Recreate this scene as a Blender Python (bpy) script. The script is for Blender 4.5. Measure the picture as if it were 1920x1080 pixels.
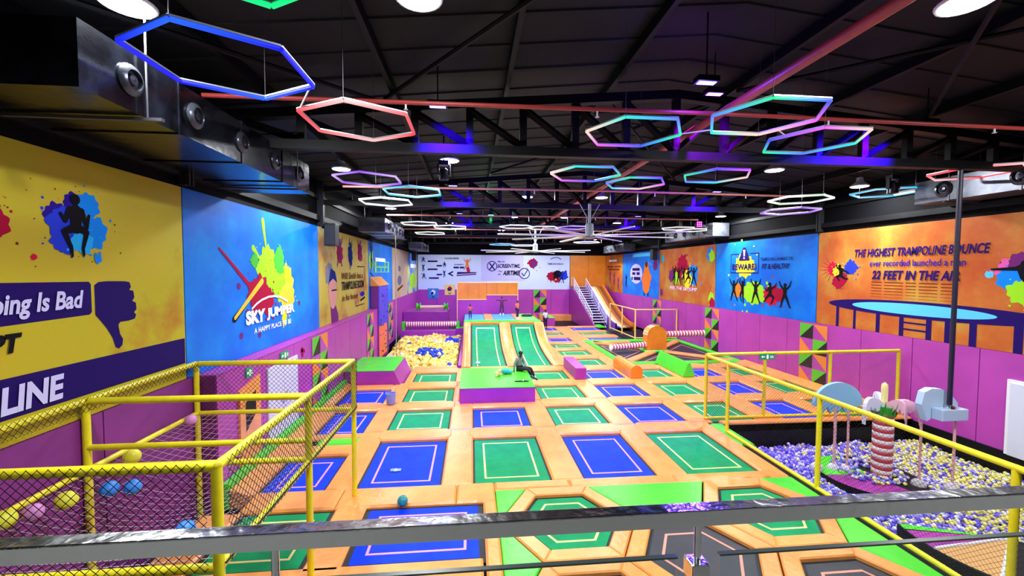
import bpy, bmesh, math, random
import numpy as np
from mathutils import Vector, Matrix
for _o in list(bpy.data.objects):
    bpy.data.objects.remove(_o)
SC = bpy.context.scene
COLL = SC.collection
PI = math.pi

# ------------------------------------------------------------------ camera, world, exposure
def cam_axes(yaw, pitch, roll):
    f = Vector((math.sin(yaw)*math.cos(pitch), math.cos(yaw)*math.cos(pitch), -math.sin(pitch)))
    r = Vector((math.cos(yaw), -math.sin(yaw), 0)); u = r.cross(f)
    return r*math.cos(roll)+u*math.sin(roll), -r*math.sin(roll)+u*math.cos(roll), f
_r, _u, _f = cam_axes(math.radians(5.5), math.radians(2.427), math.radians(.218))
cam_data = bpy.data.cameras.new('camera'); cam = bpy.data.objects.new('camera', cam_data); COLL.objects.link(cam)
cam_data.sensor_width = 36; cam_data.lens = 788/1920*36; cam_data.clip_start = .05; cam_data.clip_end = 300
_m = Matrix((( _r.x, _u.x, -_f.x, 0), (_r.y, _u.y, -_f.y, 0), (_r.z, _u.z, -_f.z, 5.2), (0, 0, 0, 1)))
cam.matrix_world = _m
SC.camera = cam
SC.view_settings.view_transform = 'Standard'
SC.view_settings.look = 'None'
SC.view_settings.gamma = 1
SC.view_settings.use_curve_mapping = False
SC.view_settings.exposure = 0.5
world = bpy.data.worlds.new('world'); SC.world = world
world.use_nodes = True
world.node_tree.nodes['Background'].inputs[0].default_value = (.35, .4, .5, 1)
world.node_tree.nodes['Background'].inputs[1].default_value = .08
HIGH_BAY_WATTS = 330
UV_WATTS = 60

# ------------------------------------------------------------------ materials
def lin(c):
    c = c/255
    return c/12.92 if c <= .04045 else ((c+.055)/1.055)**2.4
def C(r, g, b): return (lin(r), lin(g), lin(b), 1)
MATS = {}
def mat(name, col, rough=.5, metal=0, col2=None, scale=4, bump=0, bscale=30, emit=0, spec=.5, coat=0, col3=None, detail=4, split=None):
    if name in MATS: return MATS[name]
    m = bpy.data.materials.new(name); m.use_nodes = True
    nt = m.node_tree; p = nt.nodes['Principled BSDF']
    col = C(*col)
    p.inputs['Base Color'].default_value = col
    p.inputs['Roughness'].default_value = rough; p.inputs['Metallic'].default_value = metal
    p.inputs['Specular IOR Level'].default_value = spec; p.inputs['Coat Weight'].default_value = coat
    tc = nt.nodes.new('ShaderNodeTexCoord')
    if col2:
        n = nt.nodes.new('ShaderNodeTexNoise'); n.inputs['Scale'].default_value = scale; n.inputs['Detail'].default_value = detail
        n.inputs['Roughness'].default_value = .6
        nt.links.new(tc.outputs['Object'], n.inputs['Vector'])
        cr = nt.nodes.new('ShaderNodeValToRGB')
        e = cr.color_ramp.elements
        lo, hi = split or (.35, .65)
        e[0].position = lo; e[0].color = col; e[1].position = hi; e[1].color = C(*col2)
        if col3:
            k = e.new((lo+hi)/2); k.color = C(*col3)
        nt.links.new(n.outputs['Fac'], cr.inputs['Fac']); nt.links.new(cr.outputs['Color'], p.inputs['Base Color'])
    if bump:
        n2 = nt.nodes.new('ShaderNodeTexNoise'); n2.inputs['Scale'].default_value = bscale; n2.inputs['Detail'].default_value = 3
        nt.links.new(tc.outputs['Object'], n2.inputs['Vector'])
        b = nt.nodes.new('ShaderNodeBump'); b.inputs['Strength'].default_value = bump; b.inputs['Distance'].default_value = .03
        nt.links.new(n2.outputs['Fac'], b.inputs['Height']); nt.links.new(b.outputs['Normal'], p.inputs['Normal'])
    if emit:
        p.inputs['Emission Color'].default_value = col; p.inputs['Emission Strength'].default_value = emit
    MATS[name] = m
    return m
def led_mat():
    m = bpy.data.materials.new('led_tube'); m.use_nodes = True; nt = m.node_tree
    p = nt.nodes['Principled BSDF']; p.inputs['Base Color'].default_value = (.01, .01, .01, 1); p.inputs['Specular IOR Level'].default_value = .1
    a = nt.nodes.new('ShaderNodeAttribute'); a.attribute_name = 'glow'
    nt.links.new(a.outputs['Color'], p.inputs['Emission Color']); p.inputs['Emission Strength'].default_value = .9
    MATS['led'] = m; return m
def glass_mat():
    m = bpy.data.materials.new('clear_glass'); m.use_nodes = True; nt = m.node_tree
    out = nt.nodes['Material Output']; nt.nodes.remove(nt.nodes['Principled BSDF'])
    t = nt.nodes.new('ShaderNodeBsdfTransparent'); t.inputs[0].default_value = (.93, .96, .95, 1)
    g = nt.nodes.new('ShaderNodeBsdfGlossy'); g.inputs['Roughness'].default_value = .02
    lw = nt.nodes.new('ShaderNodeLayerWeight'); lw.inputs[0].default_value = .5
    pw = nt.nodes.new('ShaderNodeMath'); pw.operation = 'POWER'; pw.inputs[1].default_value = 5; nt.links.new(lw.outputs['Facing'], pw.inputs[0])
    f = nt.nodes.new('ShaderNodeMath'); f.operation = 'MULTIPLY_ADD'; f.inputs[1].default_value = .6; f.inputs[2].default_value = .03; nt.links.new(pw.outputs[0], f.inputs[0])
    x = nt.nodes.new('ShaderNodeMixShader')
    nt.links.new(f.outputs[0], x.inputs[0]); nt.links.new(t.outputs[0], x.inputs[1]); nt.links.new(g.outputs[0], x.inputs[2])
    nt.links.new(x.outputs[0], out.inputs[0]); MATS['glass'] = m; return m
LED = led_mat(); GLASS = glass_mat()
ORANGE = mat('orange_vinyl', (238, 158, 78), .32, col2=(226, 142, 66), scale=1.4, bump=.32, bscale=8, spec=.5)
ORANGE_DEEP = mat('deep_orange_vinyl', (222, 132, 22), .4, col2=(208, 118, 18), scale=1.2, bump=.15, bscale=6)
GREEN = mat('lime_vinyl', (74, 214, 40), .33, col2=(62, 200, 36), scale=1.5, bump=.2, bscale=6)
PURPLE = mat('magenta_vinyl', (158, 46, 150), .42, col2=(146, 40, 140), scale=1.2, bump=.12, bscale=5)
BLUEMAT = mat('blue_mat', (0, 60, 238), .6, col2=(0, 50, 220), scale=3, bump=.08, bscale=120, spec=.15)
GREENMAT = mat('green_mat', (0, 146, 88), .6, col2=(0, 132, 80), scale=3, bump=.08, bscale=120, spec=.15)
BLACKMAT = mat('black_mat', (26, 28, 40), .5, col2=(34, 36, 50), scale=3, bump=.08, bscale=120)
SKYMAT = mat('light_blue_mat', (66, 150, 232), .5)
PINKLINE = mat('pink_line', (232, 150, 205), .5)
CREAMLINE = mat('cream_line', (226, 206, 130), .5)
SALMONLINE = mat('salmon_line', (228, 140, 120), .5)
SPRING = mat('spring_cover_black', (10, 12, 22), .6)
STEELDARK = mat('frame_steel', (18, 18, 22), .6)
BLACK = mat('black_paint', (9, 9, 12), .5, spec=.2)
BLACKMETAL = mat('black_steel', (9, 9, 12), .5, spec=.2)
YELLOW = mat('yellow_paint', (236, 222, 28), .38, col2=(222, 206, 30), scale=6)
CHROME = mat('chrome_steel', (214, 216, 220), .14, metal=1, bump=.16, bscale=14)
WHITE = mat('white_paint', (225, 226, 232), .45)
NETBLACK = mat('net_cord_black', (10, 10, 10), .8)
NETWHITE = mat('net_cord_white', (190, 175, 195), .7)
REDPIPE = mat('red_pipe_paint', (186, 66, 62), .4, col2=(170, 60, 58), scale=3)

# ------------------------------------------------------------------ mesh builder
class MB:
    def __init__(s): s.v = []; s.f = []; s.m = []; s.c = []
    def add(s, vs, fs, mi=0, cols=None):
        n = len(s.v); s.v += [tuple(v) for v in vs]; s.f += [tuple(n+i for i in f) for f in fs]; s.m += [mi]*len(fs)
        if cols is not None: s.c += list(cols)
        return s
    def box(s, x0, x1, y0, y1, z0, z1, mi=0):
        v = [(x, y, z) for z in (z0, z1) for y in (y0, y1) for x in (x0, x1)]
        return s.add(v, [(0, 2, 3, 1), (4, 5, 7, 6), (0, 1, 5, 4), (2, 6, 7, 3), (0, 4, 6, 2), (1, 3, 7, 5)], mi)
    def prism(s, poly, z0, z1, ch=0, mi=0, top_mi=None):
        n = len(poly); cx = sum(p[0] for p in poly)/n; cy = sum(p[1] for p in poly)/n
        area = sum(poly[i][0]*poly[(i+1) % n][1]-poly[(i+1) % n][0]*poly[i][1] for i in range(n))
        if area < 0: poly = poly[::-1]
        rings = [[(x, y, z0) for x, y in poly]]
        if ch:
            rings.append([(x, y, z1-ch) for x, y in poly])
            ins = []
            for i in range(n):
                a = Vector(poly[i-1]); b = Vector(poly[i]); c = Vector(poly[(i+1) % n])
                d1 = (b-a).normalized(); d2 = (c-b).normalized()
                n1 = Vector((-d1.y, d1.x)); n2 = Vector((-d2.y, d2.x)); bis = n1+n2
                k = bis.length_squared
                o = b+bis*(2*ch/k) if k > .2 else b+n1*ch
                ins.append((o.x, o.y, z1))
            rings.append(ins)
        else: rings.append([(x, y, z1) for x, y in poly])
        base = len(s.v); vs = [p for r in rings for p in r]; fs = []
        for k in range(len(rings)-1):
            for i in range(n):
                j = (i+1) % n
                fs.append((k*n+i, k*n+j, (k+1)*n+j, (k+1)*n+i))
        fs.append(tuple(range(n))[::-1])
        s.add(vs, fs, mi)
        t = (len(rings)-1)*n
        s.f.append(tuple(base+t+i for i in range(n))); s.m.append(mi if top_mi is None else top_mi)
        return s
    def pad(s, x0, x1, y0, y1, z0, z1, ch=.04, mi=0):
        return s.prism([(x0, y0), (x1, y0), (x1, y1), (x0, y1)], z0, z1, ch, mi)
    def tube(s, p0, p1, r, n=10, r2=None, mi=0, col=None, col2=None):
        p0 = Vector(p0); p1 = Vector(p1); r2 = r if r2 is None else r2
        d = (p1-p0).normalized(); a = d.orthogonal().normalized(); b = d.cross(a)
        vs = []
        for p, q in ((p0, r), (p1, r2)):
            for i in range(n):
                t = 2*PI*i/n+PI/n
                vs.append(p+a*(q*math.cos(t))+b*(q*math.sin(t)))
        fs = [(i, (i+1) % n, n+(i+1) % n, n+i) for i in range(n)]+[tuple(range(n))[::-1], tuple(range(n, 2*n))]
        return s.add(vs, fs, mi, None if col is None else [col]*n+[col2 or col]*n)
    def path(s, pts, r, n=10, mi=0, closed=False):
        pts = [Vector(p) for p in pts]; m = len(pts); vs = []; prev = None
        for i, p in enumerate(pts):
            if closed: d = (pts[(i+1) % m]-pts[i-1]).normalized()
            else: d = (pts[min(i+1, m-1)]-pts[max(i-1, 0)]).normalized()
            a = prev-d*prev.dot(d) if prev is not None else d.orthogonal()
            if a.length < 1e-5: a = d.orthogonal()
            a.normalize(); prev = a; b = d.cross(a); rr = r[i] if isinstance(r, (list, tuple)) else r
            for k in range(n):
                t = 2*PI*k/n; vs.append(p+a*(rr*math.cos(t))+b*(rr*math.sin(t)))
        fs = []
        for i in range(m if closed else m-1):
            j = (i+1) % m
            for k in range(n):
                l = (k+1) % n; fs.append((i*n+k, i*n+l, j*n+l, j*n+k))
        if not closed: fs += [tuple(range(n))[::-1], tuple(range((m-1)*n, m*n))]
        return s.add(vs, fs, mi)
    def lathe(s, prof, c=(0, 0, 0), n=16, mi=0, axis='z', cap=True):
        vs = []; cx, cy, cz = c
        for r, z in prof:
            for i in range(n):
                t = 2*PI*i/n
                if axis == 'z': vs.append((cx+r*math.cos(t), cy+r*math.sin(t), cz+z))
                elif axis == 'x': vs.append((cx+z, cy+r*math.cos(t), cz+r*math.sin(t)))
                else: vs.append((cx+r*math.sin(t), cy+z, cz+r*math.cos(t)))
        fs = []
        for k in range(len(prof)-1):
            for i in range(n):
                j = (i+1) % n; fs.append((k*n+i, k*n+j, (k+1)*n+j, (k+1)*n+i))
        if cap: fs += [tuple(range(n))[::-1], tuple(range((len(prof)-1)*n, len(prof)*n))]
        return s.add(vs, fs, mi)
    def ball(s, c, r, n=14, k=8, mi=0, sc=(1, 1, 1)):
        vs = [(c[0], c[1], c[2]-r*sc[2])]
        for i in range(1, k):
            t = -PI/2+PI*i/k
            for j in range(n):
                a = 2*PI*j/n
                vs.append((c[0]+r*sc[0]*math.cos(t)*math.cos(a), c[1]+r*sc[1]*math.cos(t)*math.sin(a), c[2]+r*sc[2]*math.sin(t)))
        vs.append((c[0], c[1], c[2]+r*sc[2])); fs = []
        for j in range(n): fs.append((0, 1+(j+1) % n, 1+j))
        for i in range(k-2):
            for j in range(n):
                a = 1+i*n; b = a+n; fs.append((a+j, a+(j+1) % n, b+(j+1) % n, b+j))
        L = len(vs)-1; a = 1+(k-2)*n
        for j in range(n): fs.append((a+j, a+(j+1) % n, L))
        return s.add(vs, fs, mi)
    def flat(s, pts, mi=0): return s.add(pts, [tuple(range(len(pts)))], mi)
    def xf(s, M):
        s.v = [tuple(M @ Vector(v)) for v in s.v]; return s
ORG = {}
def org(o):
    v = Vector((0, 0, 0))
    while o: v += ORG.get(o.name, Vector((0, 0, 0))); o = o.parent
    return v
def obj(name, mb, mats, parent=None, smooth=False, base=None, bevel=0):
    """one mesh object; mb holds room coordinates"""
    if not isinstance(mats, (list, tuple)): mats = [mats]
    if parent is not None: o0 = org(parent); loc = Vector((0, 0, 0))
    else:
        if base is None:
            a = np.array(mb.v); base = ((a[:, 0].min()+a[:, 0].max())/2, (a[:, 1].min()+a[:, 1].max())/2, a[:, 2].min())
        o0 = Vector(base); loc = Vector(base)
    me = bpy.data.meshes.new(name)
    me.from_pydata([(v[0]-o0.x, v[1]-o0.y, v[2]-o0.z) for v in mb.v], [], mb.f)
    for m in mats: me.materials.append(m)
    if len(mats) > 1: me.polygons.foreach_set('material_index', mb.m)
    if mb.c:
        ca = me.color_attributes.new('glow', 'FLOAT_COLOR', 'POINT')
        ca.data.foreach_set('color', [x for c in mb.c for x in (c[0], c[1], c[2], 1)])
    if smooth:
        me.polygons.foreach_set('use_smooth', [True]*len(me.polygons))
        if smooth != 'all': me.set_sharp_from_angle(angle=math.radians(40))
    me.update()
    o = bpy.data.objects.new(name, me); COLL.objects.link(o); o.location = loc; ORG[o.name] = loc.copy()
    if parent is not None: o.parent = parent
    if bevel:
        b = o.modifiers.new('bevel', 'BEVEL'); b.width = bevel; b.segments = 2; b.limit_method = 'ANGLE'
    return o
def tag(o, label, cat, group=None):
    o['label'] = label; o['category'] = cat
    if group: o['group'] = group
    return o
def thing(name, label, cat, loc, group=None):
    o = bpy.data.objects.new(name, None); COLL.objects.link(o); o.location = loc; o.empty_display_size = .2
    ORG[o.name] = Vector(loc); return tag(o, label, cat, group)
def struct(name, mb, mats, **k):
    o = obj(name, mb, mats, **k); o['kind'] = 'structure'; return o
def copy_tree(o, parent=None):
    c = o.copy(); COLL.objects.link(c)
    if parent is not None: c.parent = parent
    for ch in list(o.children): copy_tree(ch, c)
    return c
ORD = ['first', 'second', 'third', 'fourth', 'fifth', 'sixth', 'seventh', 'eighth', 'ninth', 'tenth', 'eleventh', 'twelfth']
# ------------------------------------------------------------------ the room shell
XL, XR, YB, YN = -6.15, 15.77, 48.5, -4.5
WALLBLACK = mat('wall_black', (7, 7, 10), .7, spec=.08)
PINK = mat('wall_pad_magenta', (176, 62, 166), .45, col2=(164, 54, 156), scale=.8, bump=.1, bscale=4)
PINKDK = mat('wall_pad_magenta_shaded', (128, 40, 128), .5, col2=(118, 36, 120), scale=.8, bump=.1, bscale=4)  # wall magenta darkened: the left wall's shade is put into the colour
ROOF = mat('roof_sheet', (26, 27, 28), .6, col2=(18, 19, 21), scale=.7, spec=.2)
WIRE = mat('hanger_grey', (70, 72, 78), .5)
GREY = mat('balcony_grey', (104, 104, 98), .6)
b = MB()
def wall_pads(b, face, a0, a1, z0, z1, step, mi, t=.06):
    a = a0
    while a < a1-.05:
        e = min(a+step, a1); g = .012
        if face == 'L': b.box(XL, XL+t, a+g, e-g, z0, z1, mi)
        elif face == 'R': b.box(XR-t, XR, a+g, e-g, z0, z1, mi)
        else: b.box(a+g, e-g, YB-t, YB, z0, z1, mi)
        a = e
b.box(XL-.15, XL, YN, YB+.15, -1.6, 8.9, 0)
wall_pads(b, 'L', YN, 9.9, -.35, 2.83, 2.4, 1)
x = 9.9
b.box(XL, -5.72, 9.9, 26.0, -.35, 2.8, 1)
for k in range(8):
    y = 9.92+k*2.06; b.box(-5.72, -5.69, y, y+2.04, -.3, 2.79, 2)
b.box(XL, -5.69, 9.9, 26.0, 2.8, 2.83, 2)
wall_pads(b, 'L', 26.0, YB, -.35, 2.83, 1.6, 2)
struct('wall_left', b, [WALLBLACK, PINKDK, PINK])
b = MB()
b.box(XR, XR+.15, YN, YB+.15, -1.6, 8.9, 0)
wall_pads(b, 'R', YN, YB, -.14, 2.83, 2.0, 1)
struct('wall_right', b, [WALLBLACK, PINK])
b = MB()
b.box(XL-.15, XR+.15, YB, YB+.15, -1.6, 10.2, 0)
wall_pads(b, 'B', XL, 11.5, -1.4, 2.97, 2.2, 1)
wall_pads(b, 'B', 11.5, XR, 2.97, 6.95, 2.2, 2)
struct('wall_back', b, [WALLBLACK, PINK, ORANGE_DEEP])
b = MB(); b.box(XL-.15, XR+.15, YN-.15, YN, -1.6, 10.2, 0)
b.box(-2.2, 2.6, YN, YN+.05, 3.6, 5.9, 1); b.box(5, 9, YN, YN+.05, 3.6, 6.1, 1)
struct('wall_rear', b, [GREY, mat('rear_panel_dark', (70, 62, 66), .5)])
b = MB()
R0 = 9.9; E0 = 8.78; XM = 4.8
for x0, z0, x1, z1 in ((XL-.2, E0, XM, R0), (XM, R0, XR+.2, E0)):
    b.add([(x0, YN, z0), (x1, YN, z1), (x1, YB, z1), (x0, YB, z0), (x0, YN, z0+.1), (x1, YN, z1+.1), (x1, YB, z1+.1), (x0, YB, z0+.1)],
          [(0, 3, 2, 1), (4, 5, 6, 7), (0, 1, 5, 4), (2, 3, 7, 6), (0, 4, 7, 3), (1, 2, 6, 5)])
n = 0
xx = XL+.4
def roof_z(x): return R0-(R0-E0)*abs(x-XM)/(XM-XL+.2)
y = YN+.6
while y < YB:                                      # shallow sheet ribs across the roof
    for x0, x1 in ((XL-.1, XM), (XM, XR+.1)):
        z0, z1 = roof_z(x0), roof_z(x1)
        b.add([(x0, y, z0), (x1, y, z1), (x1, y+.12, z1), (x0, y+.12, z0), (x0, y+.02, z0-.03), (x1, y+.02, z1-.03), (x1, y+.1, z1-.03), (x0, y+.1, z0-.03)],
              [(4, 7, 6, 5), (0, 4, 5, 1), (2, 6, 7, 3)])
    y += 1.0
struct('ceiling', b, ROOF)
# floor: dark slab under the deck, lower in the pits
SLAB = mat('slab_dark', (24, 24, 28), .7)
b = MB()
b.box(XL, XR, YN, 2.2, -1.6, -.35); b.box(XL, 8.3, 2.2, 13.45, -1.6, -.35); b.box(XL, XR, 13.45, 22.7, -1.6, -.35)
b.box(-.75, XR, 22.7, 34.2, -1.6, -.35); b.box(XL, 8.6, 34.2, 38.3, -1.6, -.35); b.box(8.6, XR, 34.2, 38.3, -1.6, -.35); b.box(XL, XR, 38.3, YB, -1.6, -.9)
b.box(8.3, XR, 2.2, 13.45, -1.7, -1.3); b.box(XL, -.75, 22.7, 34.2, -1.7, -1.2)
struct('floor', b, SLAB)
b = MB()                                           # black lining of the ball pit
b.box(8.2, 8.3, 2.2, 13.45, -1.3, -.06); b.box(8.3, XR, 13.38, 13.45, -1.3, -.06); b.box(XR-.12, XR-.06, 2.2, 13.4, -1.3, -.1)
struct('trim_1', b, BLACK)
b = MB(); b.box(XL, XR, YN, 1.4, 3.35, 3.6)
struct('floor_balcony', b, GREY)
# dark eaves girt and columns above the murals
b = MB()
b.box(XL, XL+.14, YN, YB, 7.15, 7.35); b.box(XL, XL+.1, YN, YB, 8.0, 8.15)
struct('trim_2', b, BLACKMETAL)
b = MB()
b.box(XR-.14, XR, YN, YB, 7.15, 7.35); b.box(XR-.1, XR, YN, YB, 8.0, 8.15)
struct('trim_3', b, BLACKMETAL)
for k, y in enumerate((9.66, 17.7, 25.8, 33.9, 42.0)):
    for s, x in (('left', XL+.13), ('right', XR-.13)):
        b = MB(); b.box(x-.12, x+.12, y-.02, y+.02, 6.97, 8.75); b.box(x-.12, x+.12, y-.14, y-.1, 6.97, 8.75); b.box(x-.02, x+.02, y-.12, y, 6.97, 8.75)
        tag(obj('wall_column', b, mat('column_steel', (40, 42, 48), .4, metal=.3)), f'dark steel column stub above the {s} murals, {ORD[k]} from the railing', 'column', 'steel wall columns')

# ------------------------------------------------------------------ roof trusses
def truss(y, k):
    t = thing('roof_truss', f'black steel roof truss spanning the hall, {ORD[k]} from the railing', 'truss', (XM, y, 7.8), 'roof trusses')
    b = MB(); b.box(XL+.05, XR-.05, y-.1, y+.1, 7.8, 8.0); obj('bottom_chord', b, BLACKMETAL, t)
    b = MB()
    zt = lambda x: 9.42-.085*abs(x-XM)
    for x0, x1 in ((XL+.05, XM), (XM, XR-.05)):
        z0, z1 = zt(x0), zt(x1)
        b.add([(x0, y-.1, z0-.2), (x1, y-.1, z1-.2), (x1, y+.1, z1-.2), (x0, y+.1, z0-.2), (x0, y-.1, z0), (x1, y-.1, z1), (x1, y+.1, z1), (x0, y+.1, z0)],
              [(0, 3, 2, 1), (4, 5, 6, 7), (0, 1, 5, 4), (2, 3, 7, 6), (0, 4, 7, 3), (1, 2, 6, 5)])
    obj('top_chord', b, BLACKMETAL, t)
    xs = [XM+i*1.21 for i in range(-8, 9)]
    for x in xs:
        b = MB(); b.box(x-.08, x+.08, y-.07, y+.07, 8.0, zt(x)-.18); obj('upright', b, BLACKMETAL, t)
    for i in range(len(xs)-1):
        x0, x1 = xs[i], xs[i+1]
        if x1 <= XM+.01: p, q = (x0, y, zt(x0)-.22), (x1, y, 8.0)
        else: p, q = (x0, y, 8.0), (x1, y, zt(x1)-.22)
        b = MB(); b.tube(p, q, .085, 4); obj('diagonal', b, BLACKMETAL, t)
    return t
for k, y in enumerate((9.66, 17.7, 25.8, 33.9, 42.0)): truss(y, k)
for k, x in enumerate((-4.2, -1.7, .8, 3.3, 6.3, 8.8, 11.3, 13.8)):
    b = MB(); z = roof_z(x)-.03; b.box(x-.05, x+.05, YN+.1, YB-.05, z-.2, z)
    tag(obj('purlin', b, BLACKMETAL), f'black roof purlin running the length of the hall, {ORD[k]} from the left wall', 'purlin', 'roof purlins')
for k, (p, q) in enumerate((((-1.9, 9.66), (3.3, 3.6)), ((-1.9, 9.66), (-5.6, 5.2)), ((6.3, 9.66), (11.3, 3.6)), ((11.3, 9.66), (6.3, 4.0)), ((.8, 17.7), (6.3, 10.2)), ((8.8, 17.7), (3.3, 10.2)))):
    b = MB(); b.tube((p[0], p[1], roof_z(p[0])-.26-.1*(k % 2)), (q[0], q[1], roof_z(q[0])-.26-.1*(k % 2)), .045, 6)
    tag(obj('brace_rod', b, BLACKMETAL), ['thin black roof brace slanting right from the nearest truss, left of centre', 'thin black roof brace slanting left from the nearest truss', 'roof brace slanting right ahead of the nearest truss, right half', 'roof brace slanting left ahead of the nearest truss, right half', 'roof brace between first and second trusses slanting to the right', 'roof brace between first and second trusses slanting to the left'][k], 'brace', 'roof brace rods')

# ------------------------------------------------------------------ high bay lamps
def high_bay(x, y, z, label, stem=0):
    t = thing('high_bay_lamp', label, 'lamp', (x, y, z), 'white high bay lamps')
    b = MB(); b.lathe([(.3, 0), (.31, .03), (.2, .12), (.12, .2), (.1, .34), (.02, .36)], (x, y, z), 20); obj('housing', b, WHITE, t, smooth=True)
    b = MB(); b.lathe([(.27, -.005), (.27, .004)], (x, y, z), 20); obj('lens', b, mat('lamp_lens', (240, 250, 255), .3, emit=14), t)
    b = MB(); b.tube((x, y, z+.36), (x, y, roof_z(x)), .01, 6); obj('hanger', b, WIRE, t)
    L = bpy.data.lights.new('high_bay_light', 'AREA'); L.shape = 'DISK'; L.size = .6; L.energy = HIGH_BAY_WATTS*(.5 if y < 0 else 1); L.color = (.95, .98, 1)
    o = bpy.data.objects.new('high_bay_light', L); COLL.objects.link(o); o.parent = t; o.location = (0, 0, -.03)
    return t
LAMPS = [(-4.3, 5.86, 8.5, 'white high bay lamp above the near left duct'), (-.66, 5.5, 8.6, 'white high bay lamp at the top edge, left of centre'),
 (6.25, 4.9, 8.6, 'white high bay lamp at the top right corner'), (-4.28, 14.5, 8.5, 'white high bay lamp above the purple hexagon by the left wall'),
 (-.68, 13.4, 8.6, 'white high bay lamp beside the moving head light, left half'), (10.2, 13.46, 8.6, 'white high bay lamp left of the cyan hexagon, right half'),
 (14.6, 14.7, 8.4, 'white high bay lamp just above the cyan hexagon'), (-4.35, 23.4, 8.5, 'white high bay lamp above the second left duct'),
 (2.55, 19.6, 8.6, 'white high bay lamp at mid hall left of the ridge, past the second truss'), (6.06, 19.35, 8.6, 'white high bay lamp at mid hall right of the ridge, past the second truss'),
 (14.6, 23.6, 8.4, 'white high bay lamp above the far right duct'), (2.68, 27, 8.6, 'white high bay lamp left of the ridge, beyond the third truss'),
 (6.0, 26.8, 8.6, 'white high bay lamp right of the ridge, beyond the third truss'), (10.4, 29.5, 8.6, 'white high bay lamp far right of the ridge before the fourth truss'),
 (-1.6, 31, 8.6, 'white high bay lamp far left of the ridge before the fourth truss'), (2.54, 36, 8.6, 'white high bay lamp left of the ridge, beyond the fourth truss'),
 (10.5, 36.5, 8.6, 'white high bay lamp right of the ridge, beyond the fourth truss'), (6.0, 44.5, 8.6, 'white high bay lamp nearest the back wall, right of centre'),
 (-2.2, 43, 8.6, 'white high bay lamp nearest the back wall on the left'), (13, 43, 8.4, 'white high bay lamp nearest the back wall on the right'),
 (11.5, 5.5, 8.5, 'white high bay lamp over the ball pit'), (-2.5, -1.6, 8.3, 'added unseen high bay lamp behind the balcony on the left'), (6.5, -1.8, 8.3, 'added unseen high bay lamp behind the balcony on the right')]  # last two are unseen, added to light the rear wall for the handrail
for a in LAMPS: high_bay(*a)
# small ultraviolet spots that tint the steel blue
def uv_spot(x, y, z, label, col=(.12, .05, 1.0), name='uv_flood_lamp', e=1.0, aim=None):
    t = thing(name, label, 'lamp', (x, y, z), 'blue flood lamps on the steelwork')
    b = MB(); b.box(x-.2, x+.2, y-.1, y+.1, z, z+.1); obj('housing', b, BLACKMETAL, t)
    b = MB(); b.box(x-.16, x+.16, y-.06, y+.06, z-.012, z); obj('lens', b, mat('uv_lens_%d' % int(col[0]*99), tuple(int(255*min(1, c+.35)) for c in col), .3, emit=7), t)
    b = MB(); b.path([(x, y, z+.1), (x, y, roof_z(x))], .014, 6); obj('hanger', b, BLACKMETAL, t)
    L = bpy.data.lights.new('uv_light', 'SPOT' if aim else 'POINT'); L.energy = UV_WATTS*e*(60 if aim else 1); L.color = col; L.shadow_soft_size = .1
    o = bpy.data.objects.new('uv_light', L); COLL.objects.link(o); o.parent = t; o.location = (0, .05, -.06) if aim else (0, .15, -.22)
    if aim:
        L.spot_size = math.radians(84); L.spot_blend = .7; o.rotation_euler = Vector(aim).to_track_quat('-Z', 'Y').to_euler()
for a in ((4.23, 7.38, 8.6, 'blue flood lamp beside the red main pipe'), (10.3, 8.75, 8.55, 'blue flood lamp right of the paired rainbow hexagons', (.03, 0, 1), 'uv_flood_lamp', 1, (-.75, .9, -.62)), (5.2, 8.75, 9.0, 'violet flood lamp on the nearest truss under the main pipe', (.3, 0, 1), 'uv_flood_lamp', .8, (.3, .9, -.7)),
          (-.68, 8.75, 8.5, 'blue flood lamp on the nearest truss, left half', (.03, 0, 1), 'uv_flood_lamp', 1, (.15, .9, -.62)), (-.73, 16.8, 8.5, 'blue flood lamp on the second truss, left half', (.03, 0, 1), 'uv_flood_lamp', 1, (.15, .9, -.62)),
          (10.2, 16.8, 8.5, 'blue flood lamp on the second truss, right half', (.03, 0, 1), 'uv_flood_lamp', 1, (-.15, .9, -.62)), (10.1, 24.9, 8.5, 'blue flood lamp on the third truss, right half', (.03, 0, 1), 'uv_flood_lamp', 1, (-.15, .9, -.62)), (-.7, 24.9, 8.5, 'blue flood lamp on the third truss, left half', (.03, 0, 1), 'uv_flood_lamp', 1, (.15, .9, -.62)),
          (-.6, 34, 8.4, 'blue flood lamp on the fourth truss, left half')): uv_spot(*a)
uv_spot(1.16, 25.4, 8.5, 'green lamp hanging before the third truss', (.05, 1, .3), 'green_lamp', .4)
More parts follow.
